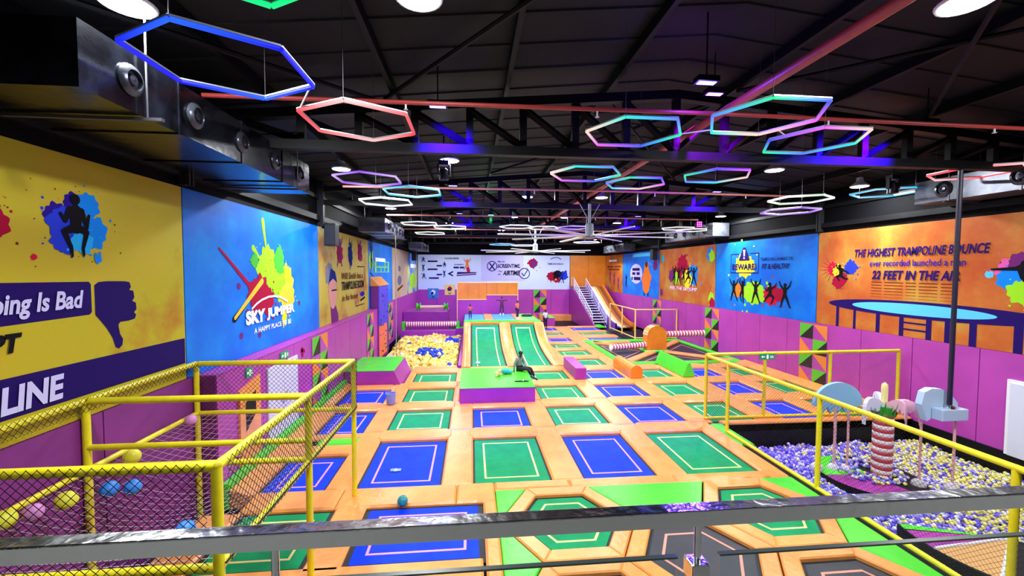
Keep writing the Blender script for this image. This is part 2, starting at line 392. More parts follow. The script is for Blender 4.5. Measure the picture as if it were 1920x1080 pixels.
# ------------------------------------------------------------------ sprinkler pipes
def pipe(pts, r, label, drops=(), m=REDPIPE):
    t = thing('sprinkler_pipe', label, 'pipe', pts[0], 'ceiling sprinkler pipes')
    b = MB(); b.path(pts, r, 12); obj('pipe_run', b, m, t, smooth=True)
    for p in drops:
        b = MB(); b.tube(p, (p[0], p[1], p[2]-.1), .018, 8); b.lathe([(.03, -.12), (.045, -.11), (.015, -.1)], p, 8); obj('sprinkler_head', b, WHITE, t)
    return t
pipe([(5.1, 2.2, 8.42), (5.05, 9, 8.4), (5.0, 19, 8.4), (4.9, 30, 8.4), (4.9, 46, 8.4)], .085, 'thick red main pipe running down the middle of the ceiling')
PP = mat('pale_red_pipe', (205, 130, 118), .4)
for k, (y, a, c) in enumerate(((8.0, -4.7, 12.2), (16.1, -4.7, 13.5), (24.1, -4.7, 13.5), (32.2, -5, 14), (40.3, -5, 14))):
    pipe([(a, y, 8.25), (5, y, 8.3), (c, y, 8.25)], .04, f'thin red sprinkler pipe across the hall, {ORD[k]} from the railing', [(xx, y, 8.25) for xx in (-1.2, 2.4, 7.2, 11)], REDPIPE if k == 0 else PP)
for k, y in enumerate((12.4, 20.4)):
    pipe([(-5.6, y, 8.55), (5, y, 8.75), (15.4, y, 8.55)], .025, ['hair-thin dark red pipe between the first and second trusses', 'hair-thin dark red pipe between the second and third trusses'][k], [], mat('dark_red_pipe', (110, 40, 44), .4))
# ------------------------------------------------------------------ LED hexagons
RB = [(.03, .75, .3), (.05, .1, 1.1), (.75, .12, .8), (1, .6, .5), (.03, .7, .6), (.1, .2, 1.1)]
def hexagon(x, y, z, ang, cols, label, R=1.0, blur=.0, near=False, roll=(0, 0)):
    t = thing('led_hexagon', label, 'light', (x, y, z), 'hexagon ceiling lights')
    def P(i):
        a = math.radians(ang+60*i); return Vector((x+R*math.cos(a), y+R*math.sin(a), z))
    for i in range(6):
        p, q = P(i), P(i+1)
        d = (q-p)*.012
        b = MB(); c0, c1 = cols[i % len(cols)], cols[(i+1) % len(cols)]
        if near and blur == 0: pass
        b.tube(p+d, q-d, .026, 8, col=c0, col2=c1)
        o = obj('light_tube', b, LED, t, smooth=True)
        b = MB(); b.box(-.5, .5, -.02, .02, -.008, .012)
        dd = q-p; b.v = [tuple(p+dd*(v[0]+.5)+dd.normalized().cross(Vector((0, 0, 1)))*v[1]+Vector((0, 0, v[2]+.034))) for v in b.v]
        obj('mounting_bar', b, mat('bar_alu', (170, 172, 178), .35, metal=.6), t)
    for i in (1, 4):
        p = P(i); b = MB(); b.path([p+Vector((0, 0, .03)), (p.x, p.y, roof_z(p.x))], .004, 5); obj('hanging_wire', b, WIRE, t)
BLU = [(.01, .015, 1.2), (.02, .12, 1.5), (.01, .01, 1.1)]; RED = [(1.1, .06, .08), (1, .5, .5), (1.1, .12, .14)]; PUR = [(.32, .08, 1.0), (.6, .4, 1)]; TEAL = [(.02, .5, .6), (.3, .7, .8)]
WHT = [(.9, 1, .92), (.95, .95, .9)]; GRN = [(.01, .75, .22)]; CYA = [(.03, .5, .9), (.3, .65, 1)]; WGR = [(.85, .95, .85), (.55, .9, .5), (.9, .9, .9)]
RB2 = RB[2:]+RB[:2]; PW = [(1, .85, .85), (.9, .9, .95)]
for a in ((-3.04, 5.66, 7.72, 30, BLU, 'large deep blue hexagon light in front of the near left duct'),
          (-1.93, 3.4, 7.75, 30, GRN, 'green hexagon light cut off by the top edge'),
          (-1.95, 7.75, 7.78, 30, RED, 'red and white hexagon light left of the nearest truss'),
          (3.32, 8.48, 8.02, 0, RB, 'rainbow hexagon light under the nearest truss, leftmost of the near trio'),
          (5.28, 7.25, 7.96, 0, RB2, 'rainbow hexagon light below the red main pipe, highest of the near trio'),
          (7.33, 8.53, 7.99, 0, RB[4:]+RB[:4], 'rainbow hexagon light rightmost of the near trio'),
          (13.65, 10.3, 7.9, 30, RED, 'red hexagon light cut off by the right edge'),
          (-3.03, 12.85, 7.85, 30, PUR, 'violet hexagon light by the left wall'),
          (-1.92, 14.2, 7.75, 30, TEAL, 'teal hexagon light touching the violet one'),
          (-3.14, 16.1, 7.7, 30, WHT, 'white hexagon light below the teal and violet ones'),
          (3.2, 11.7, 7.9, 0, RB, 'rainbow hexagon light mid hall, leftmost of the second trio'),
          (5.44, 13.7, 8.1, 0, RB2, 'rainbow hexagon light crossing the red main pipe, middle of the second trio'),
          (7.4, 12.26, 8.07, 0, RB[3:]+RB[:3], 'rainbow hexagon light rightmost of the second trio'),
          (11.7, 14.1, 7.75, 30, WGR, 'white and green hexagon light above the violet one on the right'),
          (12.2, 15.2, 7.5, 12, PUR, 'violet hexagon light under the white and green one on the right'),
          (14.4, 13.5, 7.95, 30, CYA, 'cyan hexagon light by the right wall'),
          (12.2, 24.0, 7.7, 0, PW, 'pale pink hexagon light before the far right duct, left of two'),
          (13.5, 24.9, 7.7, 0, PW, 'pale pink hexagon light before the far right duct, right of two'),
          (2.6, 24.3, 7.7, 0, WHT, 'white hexagon light above the farther ceiling fan, left of three'),
          (4.3, 25.2, 7.75, 0, PW, 'pale hexagon light above the farther ceiling fan, middle of three'),
          (6.0, 24.4, 7.7, 0, PUR, 'pale violet hexagon light above the farther ceiling fan, right of three'),
          (-2.7, 22.4, 7.6, 30, WHT, 'white hexagon light beside the second left duct, nearest of three'),
          (-1.2, 24, 7.6, 30, WHT, 'white hexagon light beside the second left duct, middle of three'),
          (-2.6, 27, 7.5, 30, WHT, 'white hexagon light beside the second left duct, farthest of three'),
          (2.4, 33, 7.2, 0, CYA, 'pale cyan hexagon light in the far distance, left of three'),
          (4.2, 34, 7.2, 0, PW, 'pale pink hexagon light in the far distance, middle of three'),
          (8.6, 31, 7.3, 0, WHT, 'white hexagon light in the far distance, right of three')): hexagon(*a)
for p, q, l in (((-2.2, 6.2, 7.8), (-2.8, 7.3, 7.83), 'pale link rod between the deep blue and the red hexagon lights'), ((4.3, 8.5, 8.04), (4.8, 8.1, 8.02), 'pale link rod from the left rainbow hexagon of the near trio'),
                ((6.0, 7.9, 8.02), (6.5, 8.3, 8.03), 'pale link rod between the middle and right rainbow hexagons of the near trio')):
    b = MB(); b.tube(p, q, .014, 6); tag(obj('link_rod', b, WHITE), l, 'rod')

# ------------------------------------------------------------------ air ducts with jet nozzles
DUCT = mat('duct_sheet_black', (14, 15, 22), .2, col2=(40, 44, 58), scale=2.6, bump=.2, bscale=6, spec=.8, metal=.4, split=(.42, .75))
DUCTG = mat('duct_sheet_grey', (120, 124, 134), .3, col2=(90, 94, 106), scale=2.5, metal=.6)
def duct(x0, x1, y0, y1, z0, z1, side, nozzles, label, m, r=.19):
    t = thing('air_duct', label, 'duct', ((x0+x1)/2, (y0+y1)/2, z0), 'sheet metal air ducts')
    b = MB(); b.box(x0, x1, y0, y1, z0, z1)
    obj('casing', b, m, t)
    y = y0+1.6
    while y < y1-.4:
        b = MB()
        for u0, u1, v0, v1 in ((x0-.02, x1+.02, z0-.02, z0), (x0-.02, x1+.02, z1, z1+.02), (x0-.02, x0, z0, z1), (x1, x1+.02, z0, z1)): b.box(u0, u1, y-.02, y+.02, v0, v1)
        obj('flange', b, m, t); y += 1.7
    xs = x1 if side > 0 else x0
    for yy, zz in nozzles:
        b = MB(); prof = [(r, 0), (r*1.04, .02), (r*.95, .05), (r*.66, .075), (r*.6, .02), (r*.4, .02), (r*.34, .06), (.01, .07)]
        b.lathe([(a, k*side) for a, k in prof], (xs, yy, zz), 20, axis='x', cap=False)
        obj('jet_nozzle', b, mat('nozzle_metal', (70, 74, 84), .25, metal=.7), t, smooth=True)
    for y in (y0+.9, y1-.9):
        b = MB()
        b.box(x0-.05, x1+.25 if side > 0 else x1+.05, y-.03, y+.03, z0-.06, z0-.02)
        for x in (x0+.1, x1+.06): b.tube((x, y, z0-.03), (x, y, roof_z(x)), .012, 6)
        obj('trapeze_hanger', b, WIRE, t)
duct(-6.05, -4.3, 5.15, 11.75, 7.2, 7.95, 1, [(5.85, 7.58), (7.1, 7.58), (8.45, 7.58), (9.8, 7.58), (11.1, 7.58)], 'long black air duct with round nozzles at the upper left', DUCT)
duct(-5.6, -4.3, 21.6, 27.6, 7.1, 7.8, 1, [(22.6+k*1.1, 7.45) for k in range(5)], 'grey air duct along the left wall in mid hall', DUCTG)
duct(-5.4, -4.3, 37, 43, 7.0, 7.6, 1, [(38+k*1.2, 7.3) for k in range(4)], 'grey air duct at the far end of the left wall', DUCTG)
duct(14.5, 15.6, 3.2, 12.6, 7.4, 8.1, -1, [(11.75, 7.75), (9.9, 7.75), (8, 7.75)], 'grey air duct by the right wall at the right edge', DUCTG, .24)
duct(14.55, 15.6, 24.3, 30.6, 7.32, 8.12, -1, [(25.2+k*1.25, 7.7) for k in range(5)], 'grey air duct along the right wall in mid hall', DUCTG)
duct(14.4, 15.6, 39, 45, 7.1, 7.8, -1, [(40+k*1.25, 7.45) for k in range(4)], 'grey air duct at the far end of the right wall', DUCTG)

# ------------------------------------------------------------------ big ceiling fans
ALU = mat('fan_aluminium', (205, 205, 200), .4, metal=.15)
def fan(x, y, z, label, rot, top):
    t = thing('ceiling_fan', label, 'fan', (x, y, z), 'large ceiling fans')
    b = MB(); b.lathe([(.1, -.1), (.24, -.08), (.26, .06), (.16, .1), (.16, .45), (.1, .5)], (x, y, z), 20); obj('hub', b, mat('fan_motor_grey', (150, 160, 172), .4), t, smooth=True)
    b = MB(); b.tube((x, y, z+.5), (x, y, top), .06, 10)
    for s in (-1, 1): b.tube((x, y, z+.55), (x+s*.4, y, top), .02, 6)
    obj('drop_rod', b, mat('fan_motor_grey', (150, 160, 172), .4), t)
    for k in range(8):
        a = rot+k*PI/4; b = MB()
        b.prism([(.25, -.085), (3.6, -.07), (3.65, 0), (3.6, .07), (.25, .085)], -.012, .025)
        b.xf(Matrix.Translation((x, y, z)) @ Matrix.Rotation(a, 4, 'Z') @ Matrix.Rotation(.16, 4, 'X'))
        obj('blade', b, ALU, t)
fan(4.6, 16.2, 6.55, 'large pale ceiling fan nearer of two, under the second truss', .1, 7.8)
fan(4.1, 27.0, 6.42, 'large pale ceiling fan farther of two, under the third truss', .25, 7.8)

# ------------------------------------------------------------------ moving head lights, speakers
def moving_head(x, y, z, label):
    t = thing('moving_head_light', label, 'light', (x, y, z), 'moving head stage lights')
    m = mat('stage_black', (22, 22, 34), .35)
    b = MB(); b.box(x-.16, x+.16, y-.12, y+.12, z+.3, z+.45); obj('base', b, m, t, bevel=.015)
    for s in (-1, 1):
        b = MB(); b.box(x+s*.17-.03, x+s*.17+.03, y-.06, y+.06, z, z+.34); obj('yoke_arm', b, m, t, bevel=.01)
    b = MB(); b.lathe([(.07, .17), (.13, .12), (.14, -.05), (.15, -.18), (.12, -.2), (.1, -.17)], (x, y, z+.05), 18); obj('head', b, m, t, smooth=True)
    b = MB(); b.tube((x, y, z+.45), (x, y, roof_z(x)), .025, 8); obj('clamp', b, m, t)
moving_head(-.85, 13.2, 8.1, 'black moving head stage light on the left half of the ceiling')
moving_head(13.7, 12.6, 7.9, 'black moving head stage light beside the right lamp')
t = thing('led_par_light', 'magenta dotted stage light hanging before the far right duct', 'light', (12.9, 23, 7.7))
b = MB(); b.lathe([(.1, .1), (.2, .08), (.21, -.08)], (12.9, 23, 7.85), 18, axis='y', cap=True); obj('housing', b, BLACK, t, smooth=True)
for i in range(3):
    for j in range(3):
        b = MB(); b.ball((12.9+(i-1)*.11, 22.9, 7.85+(j-1)*.11), .04, 8, 6); obj('led_lens', b, mat('magenta_led', (225, 60, 230), .3, emit=6), t)
b = MB(); b.tube((12.9, 23, 8.0), (12.9, 23, roof_z(12.9)), .02, 6); obj('bracket', b, BLACK, t)
def speaker(x, y, z, label, s):
    t = thing('wall_speaker', label, 'speaker', (x, y, z), 'black wall loudspeakers')
    b = MB(); b.box(x-.22, x+.22, y-.25, y+.25, z, z+.9); obj('cabinet', b, mat('speaker_black', (18, 18, 24), .5), t, bevel=.02)
    b = MB(); b.box(x-.18, x+.18, y-.265, y-.25, z+.06, z+.84); obj('grille', b, mat('speaker_grille', (30, 32, 40), .6), t)
    b = MB(); b.box(min(x, x+s*.36), max(x, x+s*.36), y-.05, y+.05, z+.7, z+.8); obj('bracket', b, BLACKMETAL, t)
speaker(-5.65, 17.75, 6.15, 'black loudspeaker on the left wall beside the blue logo mural', -1)
speaker(-5.65, 42.3, 6.1, 'small far black loudspeaker near the left back corner', -1)
speaker(15.3, 34.2, 6.1, 'black loudspeaker on the right wall between blue and orange murals', 1)
b = MB(); b.path([(12.38, 9.66, 7.8), (12.38, 9.66, 1.75)], .055, 10)
tag(obj('hanging_pole', b, mat('pole_navy', (28, 26, 52), .4)), 'dark vertical pole dropping from the truss to the white cloud', 'pole')
# ------------------------------------------------------------------ trampolines and pads
COLS = [(-5.0, -3.42), (-2.82, -.69), (-.01, 2.07), (2.77, 4.81), (5.5, 7.58), (8.28, 10.1), (11.0, 12.68), (13.36, 15.08)]
ROWS = [(7.42, 9.34), (10.1, 12.95), (13.65, 15.8), (16.55, 18.65), (19.5, 21.45), (22.3, 24.25), (25.05, 26.85), (27.55, 29.25), (30.0, 31.95), (33.0, 34.75), (35.5, 37.8)]
MCOL = {'g': (GREENMAT, CREAMLINE, 'green'), 'b': (BLUEMAT, PINKLINE, 'blue'), 'k': (BLACKMAT, SALMONLINE, 'black')}
CELL = {0: {0: 'g', 1: 'b'}, 1: {0: 'b', 1: 'b', 2: 'g', 3: 'b', 4: 'g'},
        2: {0: 'b', 1: 'g', 2: 'b', 3: 'g', 4: 'b', 5: 'g', 6: 'b', 7: 'g'}, 3: {0: 'b', 1: 'g', 3: 'g', 4: 'b', 5: 'g', 6: 'b', 7: 'g'},
        4: {1: 'g', 3: 'g', 4: 'b', 5: 'g', 6: 'b', 7: 'g'}, 5: {4: 'g'}, 6: {4: 'g'}, 7: {4: 'g'}, 8: {4: 'b', 5: 'b'}, 9: {4: 'g', 5: 'g'}, 10: {4: 'b', 5: 'b'}}
def cell_rect(r, c):
    x0, x1 = COLS[c]; y0, y1 = ROWS[r]
    if c == 0:
        if r == 0: x0, x1 = -4.9, -2.95
        if r == 1: x0, y0, y1 = -5.05, 10.05, 12.05
        if r == 2: y0, y1 = 13.5, 15.75
        if r == 3: x0 = -5.3
    if c == 1 and r == 0: x0, x1 = -2.3, .24
    if c == 5 and r >= 8: x0, x1 = 8.85, 11.5
    return x0, x1, y0, y1
def poly_ring(b, poly, ins, w, z0, z1):
    n = len(poly); cx = sum(p[0] for p in poly)/n; cy = sum(p[1] for p in poly)/n
    def inset(d):
        o = []
        for i in range(n):
            a = Vector(poly[i-1]); q = Vector(poly[i]); c = Vector(poly[(i+1) % n])
            d1 = (q-a).normalized(); d2 = (c-q).normalized(); n1 = Vector((-d1.y, d1.x)); n2 = Vector((-d2.y, d2.x)); bis = n1+n2
            o.append(q+bis*(2*d/bis.length_squared))
        return o
    A, B = inset(ins), inset(ins+w); vs = []
    for R in (A, B):
        for z in (z0, z1): vs += [(p.x, p.y, z) for p in R]
    fs = []
    for i in range(n):
        j = (i+1) % n
        fs += [(n+i, n+j, 3*n+j, 3*n+i), (i, 2*n+i, 2*n+j, j), (i, j, n+j, n+i), (2*n+i, 3*n+i, 3*n+j, 2*n+j)]
    b.add(vs, fs)
def ccw(poly):
    a = sum(poly[i][0]*poly[(i+1) % len(poly)][1]-poly[(i+1) % len(poly)][0]*poly[i][1] for i in range(len(poly)))
    return poly if a > 0 else poly[::-1]
def trampoline(poly, key, label, group, border=.1, line=.34, shift=0):
    poly = ccw(poly); m, lm, nm = MCOL[key]
    cx = sum(p[0] for p in poly)/len(poly); cy = sum(p[1] for p in poly)/len(poly)
    t = thing('trampoline', label, 'trampoline', (cx, cy, -.35), group)
    b = MB(); poly_ring(b, poly, -.04, .07, -.35, -.12); obj('frame', b, STEELDARK, t)
    b = MB(); poly_ring(b, poly, -.03, border+.05, -.115, -.085); obj('spring_cover', b, SPRING, t)
    b = MB(); poly_ring(b, poly, border, 0.0001, -.1, -.09)
    ins = []
    n = len(poly)
    for i in range(n):
        a = Vector(poly[i-1]); q = Vector(poly[i]); c = Vector(poly[(i+1) % n]); d1 = (q-a).normalized(); d2 = (c-q).normalized()
        bis = Vector((-d1.y, d1.x))+Vector((-d2.y, d2.x)); ins.append(tuple(q+bis*(2*border/bis.length_squared)))
    b = MB(); b.prism(ins, -.1, -.075); obj('mat', b, m, t)
    b = MB(); poly_ring(b, poly, line, .05, -.075, -.071); obj('marking_line', b, lm, t)
    return t
def rect(x0, x1, y0, y1): return [(x0, y0), (x1, y0), (x1, y1), (x0, y1)]
RN = ORD
for r in CELL:
    for c, key in CELL[r].items():
        x0, x1, y0, y1 = cell_rect(r, c)
        trampoline(rect(x0, x1, y0, y1), key, f'{MCOL[key][2]} trampoline, {RN[r]} row from the railing, {ORD[c]} column from the left wall', 'rectangular trampolines in the deck')
NP = 0
def pad(poly, label, z1=0.0, m=None, ch=.045, name='foam_pad', z0=-.084, group='orange deck pads', cat='pad'):
    b = MB(); b.prism(ccw(poly), z0, z1, ch)
    return tag(obj(name, b, m or ORANGE, smooth=True), label, cat, group)
def xpad(x0, x1, y0, y1, label, z1=.03):           # cross pad with mitred ends
    e = min(.16, (y1-y0)*.3)
    pad([(x0, y0), (x1, y0), (x1+e, (y0+y1)/2), (x1, y1), (x0, y1), (x0-e, (y0+y1)/2)] if False else
        [(x0-.02, y0+e), (x0+e, y0), (x1-e, y0), (x1+.02, y0+e), (x1+.02, y1-e), (x1-e, y1), (x0+e, y1), (x0-.02, y1-e)], label, z1)
# lengthwise pads
for r in range(1, 11):
    y0 = ROWS[r][0]-.02; y1 = ROWS[r+1][0]-.02 if r < 10 else 38.3
    for c in range(0, 7):
        here = [k for k in (c, c+1) if k in CELL[r]]
        if not here: continue
        if r >= 5 and c not in (3, 4): continue
        x0 = COLS[c][1]-.05; x1 = COLS[c+1][0]+.05
        if r >= 8 and c == 4: x1 = 8.9
        if r in (3, 4) and c in (1, 2): x0, x1 = (-.75, -.48) if c == 1 else (2.52, 2.82)
        if r == 4 and c == 0: x0 = -3.1
        if c == 4 and 5 <= r <= 7: x1 = 8.25
        if c == 4 and r == 1: x1 = 8.08
        if c == 6 and r in (5, 6, 7): continue
        if c == 5 and r >= 8: continue
        pad(rect(x0, x1, y0+.01, y1-.01), f'orange lengthwise pad right of column {ORD[c]} from the left wall, {RN[r]} row from the railing', 0)
# cross pads behind every row
for r in range(0, 11):
    for c in range(8):
        if not (c in CELL[r] or (r < 10 and c in CELL[r+1])): continue
        x0, x1, _, _ = cell_rect(r if c in CELL[r] else r+1, c)
        y0 = ROWS[r][1]-.05; y1 = ROWS[r+1][0]+.05 if r < 10 else 38.3
        if r == 0: continue
        if r == 1 and c >= 5: continue
        if r == 2 and c == 2: y1 = 16.22
        if c == 2 and r >= 3: continue
        if r == 3 and c == 0: y1 = 19.2
        if r == 4: y1 = 22.3 if c != 4 else 22.35
        if c == 5 and r == 7: y0 = 29.98-.6
        if c == 0 and r == 1:
            pad(rect(-5.0, -3.4, 12.0, 12.68), 'orange cross pad behind the left blue trampoline beside the wall door', .02)
            pad(rect(-4.6, -3.42, 12.7, 13.15), 'lime green pad set between two blue trampolines by the left wall', .02, GREEN, group='lime green pads')
            pad(rect(-5.0, -3.4, 13.18, 13.55), 'orange cross pad in front of the second left blue trampoline', .02); continue
        xpad(x0-.05, x1+.05, y0, y1, f'orange cross pad behind the {RN[r]} row from the railing, {ORD[c]} column from the left wall')
# strip between the nearest rows and the front apron
for c, (x0, x1) in enumerate(((-5.0, -3.0), (-3.0, -.35), (-.35, .55), (.55, 2.4), (2.4, 5.1), (5.1, 8.08))):
    pad(rect(x0+.005, x1-.005, 9.76 if c >= 3 else 9.3, 10.12), f'orange cross pad behind the front row, {ORD[c]} segment from the left wall', 0)
pad(rect(-2.95, -2.3, 7.3, 9.32), 'orange pad between the nearest green and blue trampolines', 0)
pad(rect(.26, .55, 5.0, 9.29), 'orange pad along the right side of the nearest blue trampoline', 0)
pad(rect(-5.4, .21, 6.1, 7.44), 'orange pad along the front of the nearest blue trampoline', 0)
pad(rect(-5.7, -4.92, 7.46, 9.28), 'orange pad left of the nearest green trampoline', 0)
for k, (y0, y1, x1) in enumerate(((9.95, 12.7, -5.02), (12.72, 16.3, -4.98), (16.32, 19.15, -5.28))):
    b = MB(); b.add([(-5.5, y0, -.3), (x1, y0, -.3), (x1, y1, -.3), (-5.5, y1, -.3), (-5.5, y0, .16), (x1, y0, 0), (x1, y1, 0), (-5.5, y1, .16)],
                    [(0, 3, 2, 1), (4, 5, 6, 7), (0, 1, 5, 4), (2, 3, 7, 6), (0, 4, 7, 3), (1, 2, 6, 5)])
    tag(obj('foam_pad', b, ORANGE, bevel=.02), f'orange sloping edge pad by the left wall, {ORD[k]} from the railing', 'pad', 'orange deck pads')
    b = MB(); b.box(-5.68, -5.51, y0, y1, -.3, .3)
    tag(obj('edge_strip', b, GREEN, bevel=.02), f'lime green strip at the foot of the left wall, {ORD[k]} from the railing', 'pad', 'lime green pads')
for k, (y0, y1) in enumerate(((13.67, 16.5), (16.52, 19.4), (19.42, 22.6))):
    b = MB(); b.add([(15.05, y0, -.3), (15.68, y0, -.3), (15.68, y1, -.3), (15.05, y1, -.3), (15.05, y0, 0), (15.68, y0, .12), (15.68, y1, .12), (15.05, y1, 0)],
                    [(0, 3, 2, 1), (4, 5, 6, 7), (0, 1, 5, 4), (2, 3, 7, 6), (0, 4, 7, 3), (1, 2, 6, 5)])
    tag(obj('foam_pad', b, ORANGE, bevel=.02), f'orange edge pad at the foot of the right wall, {ORD[k]} from the ball pit', 'pad', 'orange deck pads')
b = MB(); b.prism(rect(8.55, 15.66, 13.38, 13.66), -.3, .02, .04)
tag(obj('foam_pad', b, ORANGE), 'long orange lip pad along the back edge of the ball pit', 'pad', 'orange deck pads')
pad(rect(8.1, 8.5, 11.7, 13.42), 'lime green pad at the back left corner of the ball pit', .01, GREEN, group='lime green pads')
pad(rect(8.1, 8.26, 4, 11.68), 'narrow black ledge under the ball pit rail', -.03, BLACK, group=None)
# hexagonal trampolines at the front
def hexpts(cx, cy, R): return [(cx+R*math.cos(math.radians(60*i)), cy+R*math.sin(math.radians(60*i))) for i in range(6)]
HX = [(2.03, 8.48, 'g', 'green hexagonal trampoline left of the long lime panel'), (6.48, 8.48, 'g', 'green hexagonal trampoline beside the ball pit rail'),
      (4.25, 7.2, 'k', 'black hexagonal trampoline between the two green ones'), (2.03, 5.92, 'k', 'black hexagonal trampoline at the bottom edge, left'),
      (6.48, 5.92, 'k', 'black hexagonal trampoline at the bottom right, by the pit rail')]
for cx, cy, key, lab in HX:
    t = trampoline(hexpts(cx, cy, 1.13), key, lab, 'hexagonal trampolines', border=.09, line=.3)
    A, B = hexpts(cx, cy, 1.1), hexpts(cx, cy, 1.465)
    for i in range(6):
        j = (i+1) % 6; b = MB(); b.prism(ccw([A[i], A[j], B[j], B[i]]), -.13, 0, .025); obj('rim_pad', b, ORANGE, t)
for poly, lab in (([(.56, 9.74), (1.27, 9.74), (.56, 8.52)], 'lime green triangle behind the left green hexagon'), ([(.56, 8.44), (1.27, 7.2), (.56, 5.96)], 'lime green triangle in front of the left green hexagon'),
                  ([(2.8, 9.74), (5.71, 9.74), (4.98, 8.5), (3.53, 8.5)], 'long lime green panel between the two green hexagons'),
                  ([(7.25, 9.74), (8.08, 9.74), (8.08, 8.5), (7.96, 8.5)], 'lime green triangle beside the pit rail, farther of two'),
                  ([(7.94, 8.46), (8.08, 8.46), (8.08, 5.96), (7.94, 5.96), (7.24, 7.2)], 'lime green panel beside the pit rail, nearer of two'),
                  ([(.56, 5.9), (1.27, 4.66), (.56, 3.5)], 'lime green triangle at the very front left')):
    pad(poly, lab, -.012, GREEN, .02, 'filler_pad', -.34, 'lime green pads')
# ------------------------------------------------------------------ curved slope trampolines
PROF = [(22.25, 0), (23.2, .01), (24.2, .045), (25.2, .11), (26.1, .2), (26.9, .32), (27.6, .48), (28.2, .68), (28.8, .94), (29.3, 1.2), (29.7, 1.44)]
def slope_strip(b, x0, x1, dz0, dz1, prof=PROF, crown=0, mi=0):
    vs = []; n = len(prof)
    xs = [x0, x0+(x1-x0)*.12, (x0+x1)/2, x1-(x1-x0)*.12, x1] if crown else [x0, x1]
    dz = [0, crown*.8, crown, crown*.8, 0] if crown else [0, 0]
    k = len(xs)
    for y, z in prof:
        vs += [(x, y, z+dz1+d) for x, d in zip(xs, dz)]+[(x0, y, z+dz0), (x1, y, z+dz0)]
    m = k+2; fs = []
    for i in range(n-1):
        for j in range(k-1): fs.append((i*m+j, i*m+j+1, (i+1)*m+j+1, (i+1)*m+j))
        fs += [(i*m, (i+1)*m, (i+1)*m+k, i*m+k), (i*m+k-1, i*m+k+1, (i+1)*m+k+1, (i+1)*m+k-1), (i*m+k, (i+1)*m+k, (i+1)*m+k+1, i*m+k+1)]
    for e in (0, (n-1)*m): fs.append(tuple(e+j for j in range(k))+(e+k+1, e+k))
    b.add(vs, fs, mi)
for lab, x0, x1 in (('curved green slope trampoline, left of the two', -.08, 1.98), ('curved green slope trampoline behind the seated man, right of the two', 2.68, 4.47)):
    t = thing('slope_trampoline', lab, 'trampoline', ((x0+x1)/2, 26, 0), 'curved slope trampolines')
    b = MB(); slope_strip(b, x0, x1, -.12, -.06); obj('spring_cover', b, SPRING, t, smooth=True)
    b = MB(); slope_strip(b, x0+.12, x1-.12, -.06, -.03, [(22.4, 0)]+PROF[1:-1]+[(29.58, 1.36)]); obj('mat', b, GREENMAT, t, smooth=True)
    b = MB()
    for u in (x0+.38, x1-.44): slope_strip(b, u, u+.06, -.03, -.022, [(22.8, .005)]+PROF[1:-1])
    slope_strip(b, x0+.38, x1-.38, -.03, -.021, [(29.2, 1.145), (29.3, 1.2)])
    obj('marking_line', b, CREAMLINE, t, smooth=True)
for lab, x0, x1 in (('orange pad along the left edge of the left green slope', -.55, -.06), ('orange pad between the two curved green slopes', 1.95, 2.72), ('orange pad along the right edge of the right green slope', 4.44, 5.12)):
    b = MB(); slope_strip(b, x0, x1, -.3, .02, crown=.06)
    tag(obj('slope_pad', b, ORANGE, smooth=True), lab, 'pad', 'slope edge pads')
for k, (x0, x1) in enumerate(((-.08, 1.98), (2.68, 4.47))):
    b = MB(); b.box(x0+.02, x1-.02, 29.62, 29.86, 1.2, 1.5); tag(obj('slope_pad', b, ORANGE_DEEP, bevel=.03), ['orange beam pad at the top of the left green slope', 'orange beam pad at the top of the right green slope'][k], 'pad', 'slope edge pads')
    pad(rect(x0+.02, x1-.02, 21.75, 22.35), ['orange pad at the foot of the left green slope', 'orange pad at the foot of the right green slope'][k], .05)
# raised platform behind the slopes
b = MB(); b.box(-.54, 5.0, 29.88, 35.2, -.35, 1.47); tag(obj('raised_platform', b, PURPLE), 'raised magenta foam platform behind the green slopes', 'platform')
b = MB(); b.prism(rect(-.54, 5.0, 29.88, 30.7), 1.475, 1.56, .03); tag(obj('platform_edge_pad', b, GREEN), 'lime edge pad along the front of the raised platform', 'pad', 'lime green pads')
for x0, x1, m, l in ((-.54, .95, SKYMAT, 'light blue mat on the raised platform, left of the two'), (1.65, 3.25, SKYMAT, 'light blue mat on the raised platform below the jumping child')):
    b = MB(); b.prism(rect(x0, x1, 30.75, 35.1), 1.475, 1.53, .02); tag(obj('platform_mat', b, m), l, 'mat', 'mats on the raised platform')
for x0, x1, l in ((.97, 1.63, 'orange pad between the two light blue platform mats'), (3.27, 3.85, 'orange pad beside the orange shirted child')):
    b = MB(); b.prism(rect(x0, x1, 30.75, 35.1), 1.475, 1.56, .03); tag(obj('platform_pad', b, ORANGE), l, 'pad', 'orange deck pads')
b = MB(); b.prism(rect(3.87, 4.95, 30.75, 35.1), 1.475, 1.54, .03); tag(obj('platform_mat', b, GREEN), 'lime mat on the raised platform at its right end', 'mat', 'mats on the raised platform')
b = MB(); b.lathe([(.45, 0), (.42, .08), (.3, .14), (.02, .16)], (4.4, 33.2, 1.54), 14); tag(obj('bean_cushion', b, BLACK, smooth=True), 'flat black cushion lying on the lime platform mat', 'cushion')
